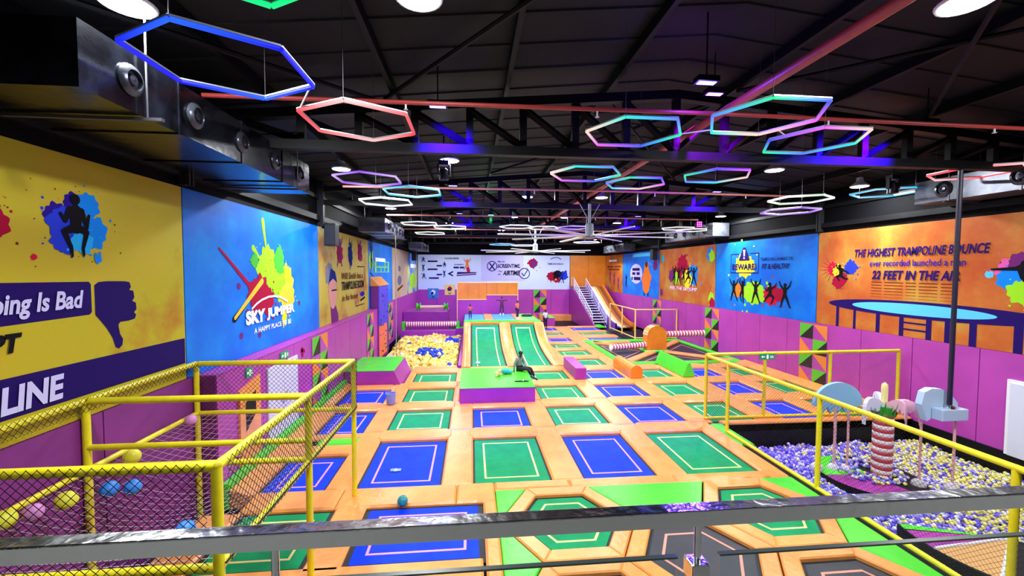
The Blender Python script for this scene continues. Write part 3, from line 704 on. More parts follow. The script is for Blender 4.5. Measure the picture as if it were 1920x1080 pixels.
# stepped climbing blocks
t = thing('climbing_block', 'stepped climbing block, magenta below and orange above, behind the platform', 'block', (1.3, 35.9, 1.5))
b = MB(); b.box(-1.17, 1.26, 35.25, 36.6, -.3, 2.72); b.box(1.26, 3.86, 35.25, 36.6, -.3, 3.1); obj('lower_block', b, PURPLE, t)
b = MB(); b.box(-1.17, 1.24, 35.23, 36.6, 2.76, 4.12); b.box(1.26, 3.86, 35.23, 36.6, 3.14, 4.14); obj('upper_block', b, ORANGE_DEEP, t)
b = MB(); b.box(-1.17, 1.26, 35.2, 35.3, 2.7, 2.77); b.box(1.26, 3.86, 35.2, 35.3, 3.08, 3.15); b.box(-1.2, 3.88, 35.2, 36.6, 4.12, 4.17); b.box(3.86, 3.92, 35.2, 36.6, -.3, 4.15); b.box(-1.22, -1.17, 35.2, 36.6, -.3, 4.15)
obj('edge_trim', b, mat('cream_trim', (232, 188, 120), .45), t)
for x in (-.3, .6, 2.1, 3.0):
    b = MB(); b.box(x-.008, x+.008, 35.215, 35.24, 2.78 if x < 1.26 else 3.16, 4.1); obj('seam', b, mat('seam_brown', (150, 84, 14), .6), t)
# ------------------------------------------------------------------ foam blocks on the deck
def foam_box(x0, x1, y0, y1, z1, label, slope=0):
    t = thing('foam_box', label, 'box', ((x0+x1)/2, (y0+y1)/2, 0), 'magenta foam boxes with lime tops')
    b = MB(); b.add([(x0, y0, -.3), (x1+slope, y0, -.3), (x1+slope, y1, -.3), (x0, y1, -.3), (x0, y0, z1-.03), (x1, y0, z1-.03), (x1, y1, z1-.03), (x0, y1, z1-.03)],
                    [(0, 3, 2, 1), (4, 5, 6, 7), (0, 1, 5, 4), (2, 3, 7, 6), (0, 4, 7, 3), (1, 2, 6, 5)]); obj('body', b, PURPLE, t)
    b = MB(); b.prism(rect(x0-.01, x1+.01, y0-.01, y1+.01), z1-.03, z1, .015); obj('top_pad', b, GREEN, t)
    return t
foam_box(-.46, 2.5, 16.25, 19.6, .62, 'magenta foam box with lime top where the man sits')
foam_box(-5.65, -3.5, 19.25, 22.3, .66, 'magenta foam box with lime top by the left wall', .42)
foam_box(-1.25, -.58, 34.22, 35.15, .5, 'small foam box with lime top at the far right corner of the foam pit')
foam_box(6.95, 7.72, 38.4, 40.5, .8, 'magenta foam box with lime top beside the black pit')
b = MB(); b.box(4.92, 5.46, 19.42, 22.05, .0, .56); tag(obj('foam_beam', b, PURPLE, bevel=.03), 'square magenta foam beam on the deck', 'beam', 'foam hurdles')
b = MB(); pr = [(.305*math.cos(a), .32+.3*math.sin(a)) for a in [PI*i/12 for i in range(13)]]+[(-.305, .02), (.305, .02)]
def extr_y(b, prof, xc, y0, y1, mi=0):
    n = len(prof); b.add([(xc+x, y, z) for y in (y0, y1) for x, z in prof], [(i, n+i, n+(i+1) % n, (i+1) % n) for i in range(n)]+[tuple(range(n)), tuple(range(n, 2*n))[::-1]], mi)
extr_y(b, pr, 7.93, 19.42, 21.9); tag(obj('foam_beam', b, ORANGE_DEEP, smooth=True), 'round topped orange foam beam on the deck', 'beam', 'foam hurdles')
b = MB(); extr_y(b, [(.3, .02), (.26, .18), (.06, .68), (-.06, .68), (-.26, .18), (-.3, .02)], 10.6, 19.45, 22.6); tag(obj('foam_beam', b, GREEN, smooth=True), 'green triangular foam beam on the deck', 'beam', 'foam hurdles')
# ------------------------------------------------------------------ sweeper arena
for poly, l in (([(9.15, 23.0), (14.85, 23.0), (12.0, 25.75)], 'black triangular trampoline in front of the orange sweeper'), ([(9.15, 29.85), (14.85, 29.85), (12.0, 27.2)], 'black triangular trampoline behind the orange sweeper'),
                ([(8.75, 23.5), (8.75, 29.4), (11.45, 26.45)], 'black triangular trampoline left of the orange sweeper'), ([(15.25, 23.5), (15.25, 29.4), (12.6, 26.45)], 'black triangular trampoline right of the orange sweeper')):
    trampoline(poly, 'k', l, 'triangular trampolines round the sweeper', border=.08, line=.3)
for p, q, l in (((8.75, 23.05), (11.6, 25.95), 'front left'), ((15.25, 23.05), (12.5, 25.95), 'front right'), ((8.75, 29.85), (11.6, 26.95), 'back left'), ((15.25, 29.85), (12.5, 26.95), 'back right')):
    d = (Vector(q)-Vector(p)).normalized(); n_ = Vector((-d.y, d.x))*.27
    pad([tuple(Vector(p)+n_), tuple(Vector(q)+n_), tuple(Vector(q)-n_), tuple(Vector(p)-n_)], f'orange diagonal pad running to the sweeper from the {l} corner of its arena', .03)
for poly, l in ((rect(8.3, 15.6, 22.45, 22.95), 'lime border strip in front of the sweeper arena'), (rect(8.3, 15.6, 29.9, 30.5), 'lime border strip behind the sweeper arena'),
                (rect(8.28, 8.68, 23.0, 29.85), 'lime border strip left of the sweeper arena'), (rect(15.3, 15.62, 23.0, 29.85), 'lime border strip between the sweeper arena and the right wall'),
                (rect(11.15, 12.85, 26.0, 26.9), 'lime pad under the orange sweeper')): pad(poly, l, .045, GREEN, group='lime green pads')
t = thing('sweeper_machine', 'orange arch topped sweeper with two striped padded arms', 'game', (12.0, 26.5, .05))
b = MB(); pr = [(.66*math.cos(a), 1.0+.62*math.sin(a)) for a in [PI*i/14 for i in range(15)]]+[(-.66, .05), (.66, .05)]
extr_y(b, pr, 12.0, 26.1, 26.8); obj('body', b, ORANGE_DEEP, t, smooth=True)
b = MB()
for i in range(7):
    a0, a1 = PI*i/7+.02, PI*(i+1)/7-.02
    b.add([(12+.67*math.cos(a), y, 1.0+.63*math.sin(a)) for y in (26.08, 26.82) for a in (a0, a1)], [(0, 1, 3, 2)], i % 2)
obj('arch_cover', b, [mat('cream_vinyl', (238, 205, 160), .4), ORANGE], t)
STRW = mat('stripe_white', (236, 226, 226), .45); STRR = mat('stripe_red', (190, 62, 70), .45)
def striped(b, p0, p1, r, n):
    p0 = Vector(p0); p1 = Vector(p1)
    for i in range(n):
        a, c = p0.lerp(p1, i/n), p0.lerp(p1, (i+1)/n); b.tube(a, c, r*(1.0 if i % 2 else .97), 14, mi=i % 2)
b = MB(); striped(b, (12.66, 26.45, 1.02), (15.45, 26.6, 1.05), .2, 27); obj('upper_arm', b, [STRW, STRR], t, smooth=True)
b = MB(); striped(b, (11.34, 26.45, .34), (8.85, 26.0, .27), .2, 25); obj('lower_arm', b, [STRW, STRR], t, smooth=True)
# ------------------------------------------------------------------ foam cube pit
b = MB(); b.box(-5.66, -1.27, 34.05, 34.35, -1.2, .32); tag(obj('pit_wall', b, PURPLE, bevel=.02), 'low magenta wall at the back of the foam cube pit', 'wall', 'foam pit edges')
b = MB(); b.box(-.75, -.56, 22.72, 34.0, -1.2, .05); tag(obj('pit_wall', b, PURPLE, bevel=.02), 'magenta pad between the foam cube pit and the green slope', 'wall', 'foam pit edges')
pad(rect(-3.05, -.76, 22.35, 22.8), 'orange pad along the front of the foam cube pit', .02)
FY = mat('foam_yellow', (240, 222, 112), .85); FG = mat('foam_gold', (222, 190, 76), .85); FB = mat('foam_blue', (30, 66, 180), .85); FW = mat('foam_white', (205, 208, 225), .85)
rng = random.Random(5)
def cube_mesh(name):
    b = MB(); s = .11; b.box(-s, s, -s, s, -s, s); me = bpy.data.meshes.new(name); me.from_pydata(b.v, [], b.f)
    return me
cm = {}
for k, m in (('y', FY), ('b', FB), ('w', FW), ('g', FG)):
    cm[k] = cube_mesh('foam_cube_'+k); cm[k].materials.append(m)
def heap(x, y): return -.12+.22*math.exp(-((x+3.2)**2/3+(y-27.5)**2/9))+.1*math.sin(x*2.3+y)*math.cos(y*1.7)
spots = []
while len(spots) < 1150:
    x = rng.uniform(-5.3, -.95); y = rng.uniform(23.0, 33.9)
    if x < -4.75 and y < 29.2: continue
    spots.append((x, y))
def frot(): return Matrix.Rotation(rng.uniform(0, 6.3), 4, 'Z') @ Matrix.Rotation(rng.uniform(-.9, .9), 4, 'X') @ Matrix.Rotation(rng.uniform(-.9, .9), 4, 'Y')
spots.sort(key=lambda p: p[1])
CN = {'y': ('pale yellow foam cube heaped in the pit', 'yellow foam cubes'), 'b': ('blue foam cube among the yellow ones in the pit', 'blue foam cubes'), 'w': ('white foam cube among the yellow ones in the pit', 'white foam cubes')}
top = set(rng.sample(range(560), 225)) | set(rng.sample(range(560, 1150), 70))
b = MB()
for i, (x, y) in enumerate(spots):
    near_blue = (abs(x+2.6) < .8 and abs(y-26.2) < .9 and rng.random() < .6) or (abs(x+1.5) < .5 and abs(y-31.2) < 1.2)
    k = 'b' if near_blue or rng.random() < .025 else ('w' if rng.random() < .03 else 'y')
    z = heap(x, y)
    if i in top:
        o = bpy.data.objects.new('foam_cube', cm['g' if k == 'y' and rng.random() < .3 else k]); COLL.objects.link(o)
        o.matrix_world = Matrix.Translation((x, y, z+.07)) @ frot(); tag(o, CN[k][0], 'foam cube', CN[k][1])
    else:
        q = MB(); s = .11; q.box(-s, s, -s, s, -s, s, 1 if k == 'b' else 2 if rng.random() < .45 else 0); q.xf(Matrix.Translation((x, y, z-.06)) @ frot()); b.add(q.v, q.f, q.m[0])
b.box(-5.4, -.85, 22.9, 34.0, -1.19, -.3)
o = obj('foam_cube_fill', b, [FY, FB, FG]); tag(o, 'deeper layer of yellow foam cubes filling the pit', 'foam cubes'); o['kind'] = 'stuff'
# climbing tower at the left wall
t = thing('climbing_tower', 'tall climbing tower with magenta front, blue side and orange wedge roof', 'tower', (-5.87, 27.6, 0))
b = MB(); b.box(-6.08, -5.62, 26.1, 29.0, -.9, 4.18); obj('body', b, PINKDK, t)
b = MB(); b.box(-5.62, -5.58, 26.1, 29.0, 1.75, 4.16); obj('blue_panel', b, mat('tower_blue', (62, 56, 200), .5, col2=(84, 70, 214), scale=2), t)
b = MB(); b.box(-5.62, -5.58, 26.1, 28.4, -.2, 1.74); obj('orange_panel', b, mat('tower_orange', (226, 110, 74), .5), t)
b = MB(); b.box(-5.62, -5.58, 28.42, 29.0, -.2, 1.74); obj('violet_panel', b, mat('tower_violet', (72, 50, 160), .5), t)
b = MB(); b.add([(-6.1, 26.05, 4.2), (-5.55, 26.05, 4.2), (-6.1, 26.05, 4.75), (-6.1, 29.1, 4.2), (-5.55, 29.1, 4.2), (-6.1, 29.1, 4.75)], [(0, 1, 2), (3, 5, 4), (0, 3, 4, 1), (1, 4, 5, 2), (0, 2, 5, 3)]); obj('roof', b, ORANGE, t)
for i in range(34):
    y, z = rng.uniform(26.25, 28.9), rng.uniform(0, 3.9)
    b = MB(); b.ball((-5.57, y, z), rng.uniform(.035, .06), 7, 5, sc=(.6, 1, 1)); obj('climbing_hold', b, mat('hold_dark', (28, 22, 70), .5), t)
# striped roller, far box and bar
t = thing('striped_roller', 'red and white striped roller beam behind the foam pit', 'beam', (-3.3, 35.0, .3))
b = MB(); striped(b, (-5.4, 35, .72), (-1.25, 35, .72), .22, 44); obj('roller', b, [STRR, STRW], t, smooth=True)
for x in (-5.55, -1.1):
    b = MB(); b.box(x-.12, x+.12, 34.7, 35.3, .25, .95); obj('end_block', b, GREEN, t, bevel=.03)
b = MB(); b.box(-5.6, -1.3, 34.4, 35.4, -.35, .25); tag(obj('roller_plinth', b, PURPLE), 'magenta plinth under the striped roller', 'plinth')
b = MB(); b.box(-6.05, -2.15, 37.9, 41.5, -.9, 1.48); tag(obj('foam_block', b, PURPLE, bevel=.03), 'large magenta block behind the striped roller', 'block')
t = thing('padded_bar', 'cream padded bar with green end spools on the large magenta block', 'bar', (-3.6, 39.2, 1.48))
b = MB(); b.tube((-4.7, 39.2, 1.78), (-2.5, 39.2, 1.78), .15, 14); obj('bar', b, mat('cream_vinyl', (238, 205, 160), .4), t, smooth=True)
for x in (-4.85, -2.35):
    b = MB(); b.lathe([(.34, -.18), (.36, -.16), (.16, 0), (.36, .16), (.34, .18)], (x, 39.2, 1.83), 14, axis='x'); obj('end_spool', b, GREEN, t, smooth=True)
trampoline(rect(-2.0, -1.0, 36.0, 37.6), 'b', 'small blue trampoline left of the climbing block, beyond the striped roller', 'rectangular trampolines in the deck', .06, .2)
# ------------------------------------------------------------------ stairs, slide and far pits
b = MB(); b.box(8.4, 11.45, 38.35, 48.4, -.9, -.6); tag(obj('black_pit', b, BLACK), 'sunken black pit below the stairs', 'pit')
b = MB(); b.box(7.75, 11.44, 47.2, 48.4, -.59, .1); tag(obj('pit_pad', b, ORANGE, bevel=.03), 'orange pad at the back of the sunken black pit', 'pad', 'orange deck pads')
b = MB(); b.add([(11.46, 38.6, -.9), (11.58, 38.6, -.9), (11.58, 48.4, -.9), (11.46, 48.4, -.9), (11.46, 38.6, .1), (11.58, 38.6, .1), (11.58, 47.0, 3.2), (11.46, 47.0, 3.2), (11.58, 48.4, 3.2), (11.46, 48.4, 3.2)],
                [(0, 1, 5, 4), (4, 5, 6, 7), (7, 6, 8, 9), (2, 3, 9, 8), (0, 4, 7, 9, 3), (1, 2, 8, 6, 5), (0, 3, 2, 1)])
tag(obj('stair_side_panel', b, PURPLE), 'magenta panel closing the left side of the stairs', 'panel')
b = MB(); b.box(11.6, 15.7, 47.05, 48.38, -.9, 3.35); tag(obj('slide_platform', b, PURPLE), 'high platform at the top of the stairs and slide', 'platform')
t = thing('staircase', 'open staircase with white railings climbing to the slide platform', 'stairs', (12.3, 43, -.35))
NS = 15
for i in range(NS):
    y = 39.4+(47-39.4)*i/NS; z = 3.35*(i+1)/NS
    b = MB(); b.box(11.62, 12.95, y, y+.56, z-.05, z); obj('tread', b, mat('tread_pale', (196, 186, 200), .5), t)
b = MB()
for x in (11.62, 12.95): b.tube((x, 39.4, -.3), (x, 47, 3.2), .05, 6)
obj('stringer', b, WHITE, t)
for x in (11.6, 12.98):
    for k in range(3):
        y0 = 39.4+k*2.55; y1 = y0+2.4; z0 = 3.35*(y0-39.4)/7.6; z1 = 3.35*(y1-39.4)/7.6
        b = MB(); b.path([(x, y0, z0), (x, y0, z0+1.0), (x, y1, z1+1.0), (x, y1, z1)], .035, 6)
        for i in range(1, 9):
            f = i/9; b.tube((x, y0+(y1-y0)*f, z0+(z1-z0)*f+.05), (x, y0+(y1-y0)*f, z0+(z1-z0)*f+1.0), .014, 5)
        b.tube((x, y0, z0+.12), (x, y1, z1+.12), .02, 5); b.tube((x, y0, z0+.55), (x, y1, z1+.55), .02, 5)
        obj('railing', b, WHITE, t)
b = MB()
for z in (3.6, 3.85, 4.1, 4.35): b.tube((11.66, 47.15, z), (11.66, 48.3, z), .02, 5)
b.tube((11.66, 47.15, 3.35), (11.66, 47.15, 4.4), .03, 6); b.tube((11.66, 48.3, 3.35), (11.66, 48.3, 4.4), .03, 6)
tag(obj('landing_railing', b, WHITE), 'short white railing on the high platform at the head of the stairs', 'railing')
t = thing('rainbow_slide', 'striped slide descending from the high platform, right of the stairs', 'slide', (14.0, 42, -.3))
SP = [(47.03, 3.36), (46.4, 3.2), (45, 2.55), (43, 1.6), (41, .8), (39.5, .32), (38.2, .1), (37.2, .05)]
SLP = SP[::-1]
for x0, x1, c, nm in ((13.25, 13.55, (70, 70, 190), 'blue_lane'), (13.55, 13.85, (240, 236, 200), 'cream_lane'), (13.85, 14.15, (222, 196, 118), 'yellow_lane'), (14.15, 14.45, (176, 100, 52), 'orange_lane'), (14.45, 14.8, (120, 66, 42), 'brown_lane')):
    b = MB(); slope_strip(b, x0, x1, -.1, 0, SLP); obj(nm, b, mat('slide_'+nm, c, .35), t, smooth=True)
b = MB(); b.add([(13.1, y, z+.3) for y, z in SLP]+[(13.25, y, z+.3) for y, z in SLP]+[(13.1, y, -.6) for y, z in SLP]+[(13.25, y, -.6) for y, z in SLP],
                sum([[(i, i+1, 9+i, 8+i), (i, 16+i, 17+i, i+1), (8+i, 9+i, 25+i, 24+i)] for i in range(7)], [])); obj('left_side_panel', b, mat('slide_violet', (120, 70, 190), .45), t)
b = MB(); slope_strip(b, 14.8, 14.95, -.6, .3, SLP); obj('right_side_panel', b, ORANGE_DEEP, t)
pad(rect(11.6, 12.3, 37.6, 39.3), 'lime pad at the foot of the stairs', .03, GREEN, group='lime green pads')
b = MB(); b.box(12.5, 15.65, 30.6, 37.0, -.34, -.3); tag(obj('black_pit', b, BLACK), 'black pit enclosed by the far yellow rail', 'pit')
# ------------------------------------------------------------------ yellow tube frames with nets
def net(b, p00, p10, p11, p01, cell, r, rect_only=True):
    """diamond net over a quad given by its corners"""
    P00, P10, P11, P01 = map(Vector, (p00, p10, p11, p01))
    W = ((P10-P00).length+(P11-P01).length)/2; H = ((P01-P00).length+(P11-P10).length)/2
    def Q(u, v):
        s, t = u/W, v/H; return (P00*(1-s)+P10*s)*(1-t)+(P01*(1-s)+P11*s)*t
    k = -H
    while k < W:                                   # strands u - v = k
        u0, u1 = max(0, k), min(W, k+H)
        if u1-u0 > .01: b.tube(Q(u0, u0-k), Q(u1, u1-k), r, 3)
        k += cell
    k = cell*.5
    while k < W+H:
        u0, u1 = max(0, k-H), min(W, k)
        if u1-u0 > .01: b.tube(Q(u0, k-u0), Q(u1, k-u1), r, 3)
        k += cell
def frame_tubes(t, lst, r, nm, m=YELLOW):
    for p, q in lst:
        b = MB(); b.tube(p, q, r, 14)
        for e in (p, q): b.ball(e, r*1.02, 12, 8)
        obj(nm, b, m, t, smooth=True)
xr, xl, ya, yb_, yc, zt, zm = -2.68, -6.03, 4.63, 7.12, 9.78, 3.12, 2.02
t = thing('net_cage', 'yellow tube cage wrapped in black net along the left wall', 'cage', (-4.4, 7.2, -.3))
frame_tubes(t, [((xr, y, -.05), (xr, y, zt)) for y in (ya, yb_, yc)]+[((xl, y, -.3), (xl, y, zt)) for y in (yb_, yc)], .055, 'post')
frame_tubes(t, [((xr, ya, zt), (xr, yc, zt)), ((xl, 3.4, zt), (xl, yc, zt)), ((xr, ya, zt), (xl, ya, zt)), ((xr, yb_, zt), (xl, yb_, zt)), ((xr, yc, zt), (xl, yc, zt))], .055, 'top_rail')
frame_tubes(t, [((xr, ya, zm), (xr, yc, zm)), ((xl, 3.4, zm), (xl, yc, zm)), ((xr, ya, zm), (xl, ya, zm)), ((xr, yb_, zm+.04), (xl, yb_, zm+.04)), ((xr, yb_, zm+.36), (xl, yb_, zm+.36)), ((xr, yc, zm), (xl, yc, zm))], .048, 'lower_rail')
b = MB(); NR = .0042
net(b, (xl-.0, ya-.065, zm), (xr-.07, ya-.065, zm), (xr-.07, ya-.065, zt+.06), (xl, ya-.065, zt+.06), .1, NR); obj('front_net', b, NETBLACK, t)
b = MB(); net(b, (xr+.065, ya+.08, zm), (xr+.065, yc+.06, zm), (xr+.065, yc+.06, zt+.06), (xr+.065, ya+.08, zt+.06), .1, NR); obj('side_net', b, NETBLACK, t)
b = MB(); net(b, (xl, yc+.065, zm), (xr+.06, yc+.065, zm), (xr+.06, yc+.065, zt+.06), (xl, yc+.065, zt+.06), .1, NR); obj('back_net', b, NETBLACK, t)
b = MB(); net(b, (xl+.065, 3.4, zt-.16), (xl+.065, yc, zt-.16), (xl+.065, yc, zt+.07), (xl+.065, 3.4, zt+.07), .1, NR); obj('wall_net', b, NETBLACK, t)
def sag(x, y): return zm-.42*math.sin(PI*min(1, max(0, (x-xl)/(xr-xl))))*math.sin(PI*min(1, max(0, (y-ya)/(yc-ya))))
b = MB(); N = 30
for i in range(N+1):
    x = xl+(xr-xl)*i/N; b.path([(x, ya+(yc-ya)*j/16, sag(x, ya+(yc-ya)*j/16)) for j in range(17)], .003, 3)
    y = ya+(yc-ya)*i/N; b.path([(xl+(xr-xl)*j/16, y, sag(xl+(xr-xl)*j/16, y)) for j in range(17)], .003, 3)
obj('floor_net', b, NETWHITE, t)
b = MB(); b.path([(xr+.07, ya, zm+.05), (xr+.075, 6, zm+.06), (xr+.07, yb_, zm+.05), (xr+.075, 8.4, zm+.06), (xr+.07, yc, zm+.05)], .012, 6); obj('border_rope', b, NETBLACK, t)
# balls resting in the sagging net
CB = {'blue': mat('ball_blue', (52, 132, 226), .45), 'yellow': mat('ball_lemon', (226, 222, 60), .45), 'pink': mat('ball_pink', (214, 140, 206), .45), 'teal': mat('ball_teal', (10, 112, 118), .35, col2=(50, 160, 160), scale=3)}
def seam_ball(x, y, z, r, c, label, group, name='soft_ball'):
    t = thing(name, label, 'ball', (x, y, z), group)
    b = MB(); b.ball((x, y, z+r), r, 20, 12); obj('shell', b, CB[c], t, smooth='all')
    b = MB()
    for a in range(3):
        pts = []
        for i in range(24):
            q = 2*PI*i/24; v = Vector((math.cos(q), math.sin(q), 0)); v.rotate(Matrix.Rotation(a*PI/3+.3, 3, 'X') @ Matrix.Rotation(.7*a, 3, 'Y')); pts.append((x+v.x*r, y+v.y*r, z+r+v.z*r))
        b.path(pts, r*.03, 5, closed=True)
    obj('seam', b, CB[c], t); return t
BG = 'balls caught in the cage net'
for x, y, r, c, l in ((-5.5, 6.83, .15, 'blue', 'blue ball in the cage net beside the wall post, left of two touching'), (-5.3, 7.0, .15, 'blue', 'blue ball in the cage net beside the wall post, right of two touching'),
                      (-5.69, 6.37, .16, 'yellow', 'yellow ball low in the cage net, near the pink ball'), (-5.8, 6.03, .14, 'pink', 'pink ball low in the cage net at the left edge'),
                      (-5.9, 5.78, .16, 'yellow', 'yellow ball cut off by the left edge of the picture'), (-3.7, 5.7, .14, 'blue', 'blue ball in the cage net just above the handrail, near the thick post'),
                      (-5.9, 9.35, .14, 'pink', 'pink ball at the far end of the cage by the wall'), (-5.82, 7.7, .16, 'yellow', 'yellow ball half hidden behind the near top rail of the cage')): seam_ball(x, y, sag(x, y)-.1, r*.78, c, l, BG)
seam_ball(-1.52, 9.28, -.02, .115, 'teal', 'teal ball on the edge of the nearest blue trampoline', None)
# pit fence
t = thing('pit_fence', 'bright yellow tube fence with fine net round the ball pit', 'fence', (8.17, 9, 0))
px, pz, pb = 8.17, 2.25, .06
frame_tubes(t, [((px, y, pb), (px, y, pz)) for y in (5.45, 9.04, 12.58, 13.85)]+[((x, 13.78, pb), (x, 13.78, 2.33)) for x in (10.3, 12.8, 15.5)], .055, 'post')
frame_tubes(t, [((px, 2.6, pz), (px, 13.85, pz)), ((px, 13.78, 2.3), (15.5, 13.78, 2.33))], .055, 'top_rail')
frame_tubes(t, [((px, 2.6, pb), (px, 12.58, pb)), ((px, 13.78, pb), (15.5, 13.78, pb))], .05, 'bottom_rail')
b = MB(); net(b, (px, 3.4, pb), (px, 13.8, pb), (px, 13.8, pz), (px, 3.4, pz), .09, .0026); obj('side_net', b, NETBLACK, t)
b = MB(); net(b, (px, 13.78, pb), (15.5, 13.78, pb), (15.5, 13.78, 2.3), (px, 13.78, 2.3), .1, .0028); obj('back_net', b, mat('net_cord_olive', (90, 80, 30), .8), t)
t = thing('far_fence', 'pale yellow tube fence round the far black pit by the right wall', 'fence', (13.5, 32, 0))
YP = mat('yellow_pale_paint', (236, 196, 96), .4)
frame_tubes(t, [(p, (p[0], p[1], 2.25)) for p in ((12.33, 36.4, 0), (12.33, 33.4, 0), (12.33, 30.62, 0), (15.6, 30.62, 0))], .055, 'post', YP)
frame_tubes(t, [((12.33, 36.4, 2.25), (12.33, 30.62, 2.25)), ((12.33, 30.62, 2.25), (15.6, 30.62, 2.25))], .05, 'top_rail', YP)
frame_tubes(t, [((12.33, 36.4, .1), (12.33, 30.62, .1)), ((12.33, 30.62, .1), (15.6, 30.62, .1))], .05, 'bottom_rail', YP)
b = MB(); b.tube((-4.25, 24.2, -.3), (-4.25, 24.2, 7.1), .022, 8); tag(obj('net_pole', b, mat('pole_grey', (150, 146, 140), .4)), 'slender grey pole rising from the front of the foam cube pit', 'pole')
# ------------------------------------------------------------------ ball pit
def ico(n=2):
    bm = bmesh.new(); bmesh.ops.create_icosphere(bm, subdivisions=n, radius=1); v = np.array([p.co[:] for p in bm.verts]); bm.faces.ensure_lookup_table()
    f = np.array([[q.index for q in p.verts] for p in bm.faces]); bm.free(); return v, f
rs = np.random.RandomState(3)
BR = .05
def pit_h(x, y): return -.78+.06*np.sin(x*1.3)*np.cos(y*1.1)+.05*np.sin(x*3.1+y*2.3)-.04*(y > 11.5)
pts = []
sp = .088
rows = int((13.3-3.2)/(sp*.87))
for j in range(rows):
    y = 3.2+j*sp*.87
    for i in range(int((15.6-8.36)/sp)):
        x = 8.36+(i+.5*(j % 2))*sp
        if x < 15.6: pts.append((x, y))
pts = np.array(pts)+rs.uniform(-.022, .022, (len(pts), 2))
pts = np.array([p for p in pts if p[0] < p[1]*1.55+.9])
keep = []
for x, y in pts:
    d = math.hypot(x-11.3, y-10.75); d2 = math.hypot(x-11.1, y-7.45)
    if d < 1.22 and not (.25 < math.hypot(x-11.45, y-10.9) < .85 and rs.rand() < .5): keep.append(False)
    elif d2 < 1.96 and 154 < math.degrees(math.atan2(y-7.45, x-11.1)) % 360 < 322: keep.append(False)
    else: keep.append(True)
pts = pts[np.array(keep)]
z = pit_h(pts[:, 0], pts[:, 1])+rs.uniform(-.03, .03, len(pts))
dd = np.hypot(pts[:, 0]-11.3, pts[:, 1]-10.75); z = np.where(dd < 1.22, -.56, z)
P3 = np.column_stack([pts, z])
extra = P3[rs.rand(len(P3)) < .22].copy(); extra[:, 2] += .06; extra[:, :2] += rs.uniform(-.04, .04, (len(extra), 2)); P3 = np.vstack([P3, extra])
yel = np.clip((P3[:, 0]-9.4)/4.6-(P3[:, 1]-9)/10+.12*np.sin(P3[:, 1]*2.2+P3[:, 0])+.1, .06, .98)
u = rs.rand(len(P3))
kind = np.where(u < yel*.62, 0, np.where(u < yel*.62+.2, 1, np.where(u < yel*.62+.42*(1-yel)+.2, 2, 3)))
PM = [mat('pit_ball_yellow', (222, 214, 116), .35), mat('pit_ball_white', (214, 214, 232), .35), mat('pit_ball_lilac', (148, 138, 222), .35), mat('pit_ball_violet', (92, 76, 208), .35)]
PNAM = ['yellow', 'white', 'lilac', 'violet']
v0, f0 = ico(2); v0 = v0*BR
# nearest balls that the picture shows become things of their own
vis = (P3[:, 0] < P3[:, 1]*1.29) & (((P3[:, 1] > 9.2)) | ((P3[:, 1] < 7.55) & (P3[:, 1] > 6.0)))
order = np.where(vis, np.hypot(P3[:, 0], P3[:, 1]), 99).argsort()
single = set(order[:296].tolist())
me_k = []
for k in range(4):
    me = bpy.data.meshes.new('pit_ball_'+PNAM[k]); me.from_pydata(v0.tolist(), [], f0.tolist()); me.polygons.foreach_set('use_smooth', [True]*len(f0)); me.materials.append(PM[k]); me_k.append(me)
for i in single:
    k = int(kind[i]); o = bpy.data.objects.new('pit_ball', me_k[k]); o.location = P3[i]; COLL.objects.link(o)
    tag(o, f'small {PNAM[k]} plastic ball in the near part of the ball pit', 'ball', f'{PNAM[k]} pit balls')
rest = np.array([i for i in range(len(P3)) if i not in single])
nv, nf = len(v0), len(f0)
V = (P3[rest][:, None, :]+v0[None]).reshape(-1, 3); Fc = (f0[None]+(np.arange(len(rest))*nv)[:, None, None]).reshape(-1, 3)
me = bpy.data.meshes.new('pit_balls'); me.vertices.add(len(V)); me.vertices.foreach_set('co', V.ravel())
me.loops.add(Fc.size); me.loops.foreach_set('vertex_index', Fc.ravel().astype(np.int32)); me.polygons.add(len(Fc))
me.polygons.foreach_set('loop_start', np.arange(0, Fc.size, 3, dtype=np.int32))
for m in PM: me.materials.append(m)
me.polygons.foreach_set('material_index', np.repeat(kind[rest], nf).astype(np.int32)); me.polygons.foreach_set('use_smooth', np.ones(len(Fc), bool)); me.update(calc_edges=True)
o = bpy.data.objects.new('pit_balls', me); COLL.objects.link(o); tag(o, 'thousands of violet, white and yellow plastic balls filling the pit', 'balls'); o['kind'] = 'stuff'
b = MB(); b.box(8.32, 15.63, 3.0, 13.36, -1.29, -.92); o = obj('pit_balls_bed', b, mat('pit_bed', (70, 62, 130), .7)); tag(o, 'packed lower layer of balls in the ball pit', 'balls'); o['kind'] = 'stuff'
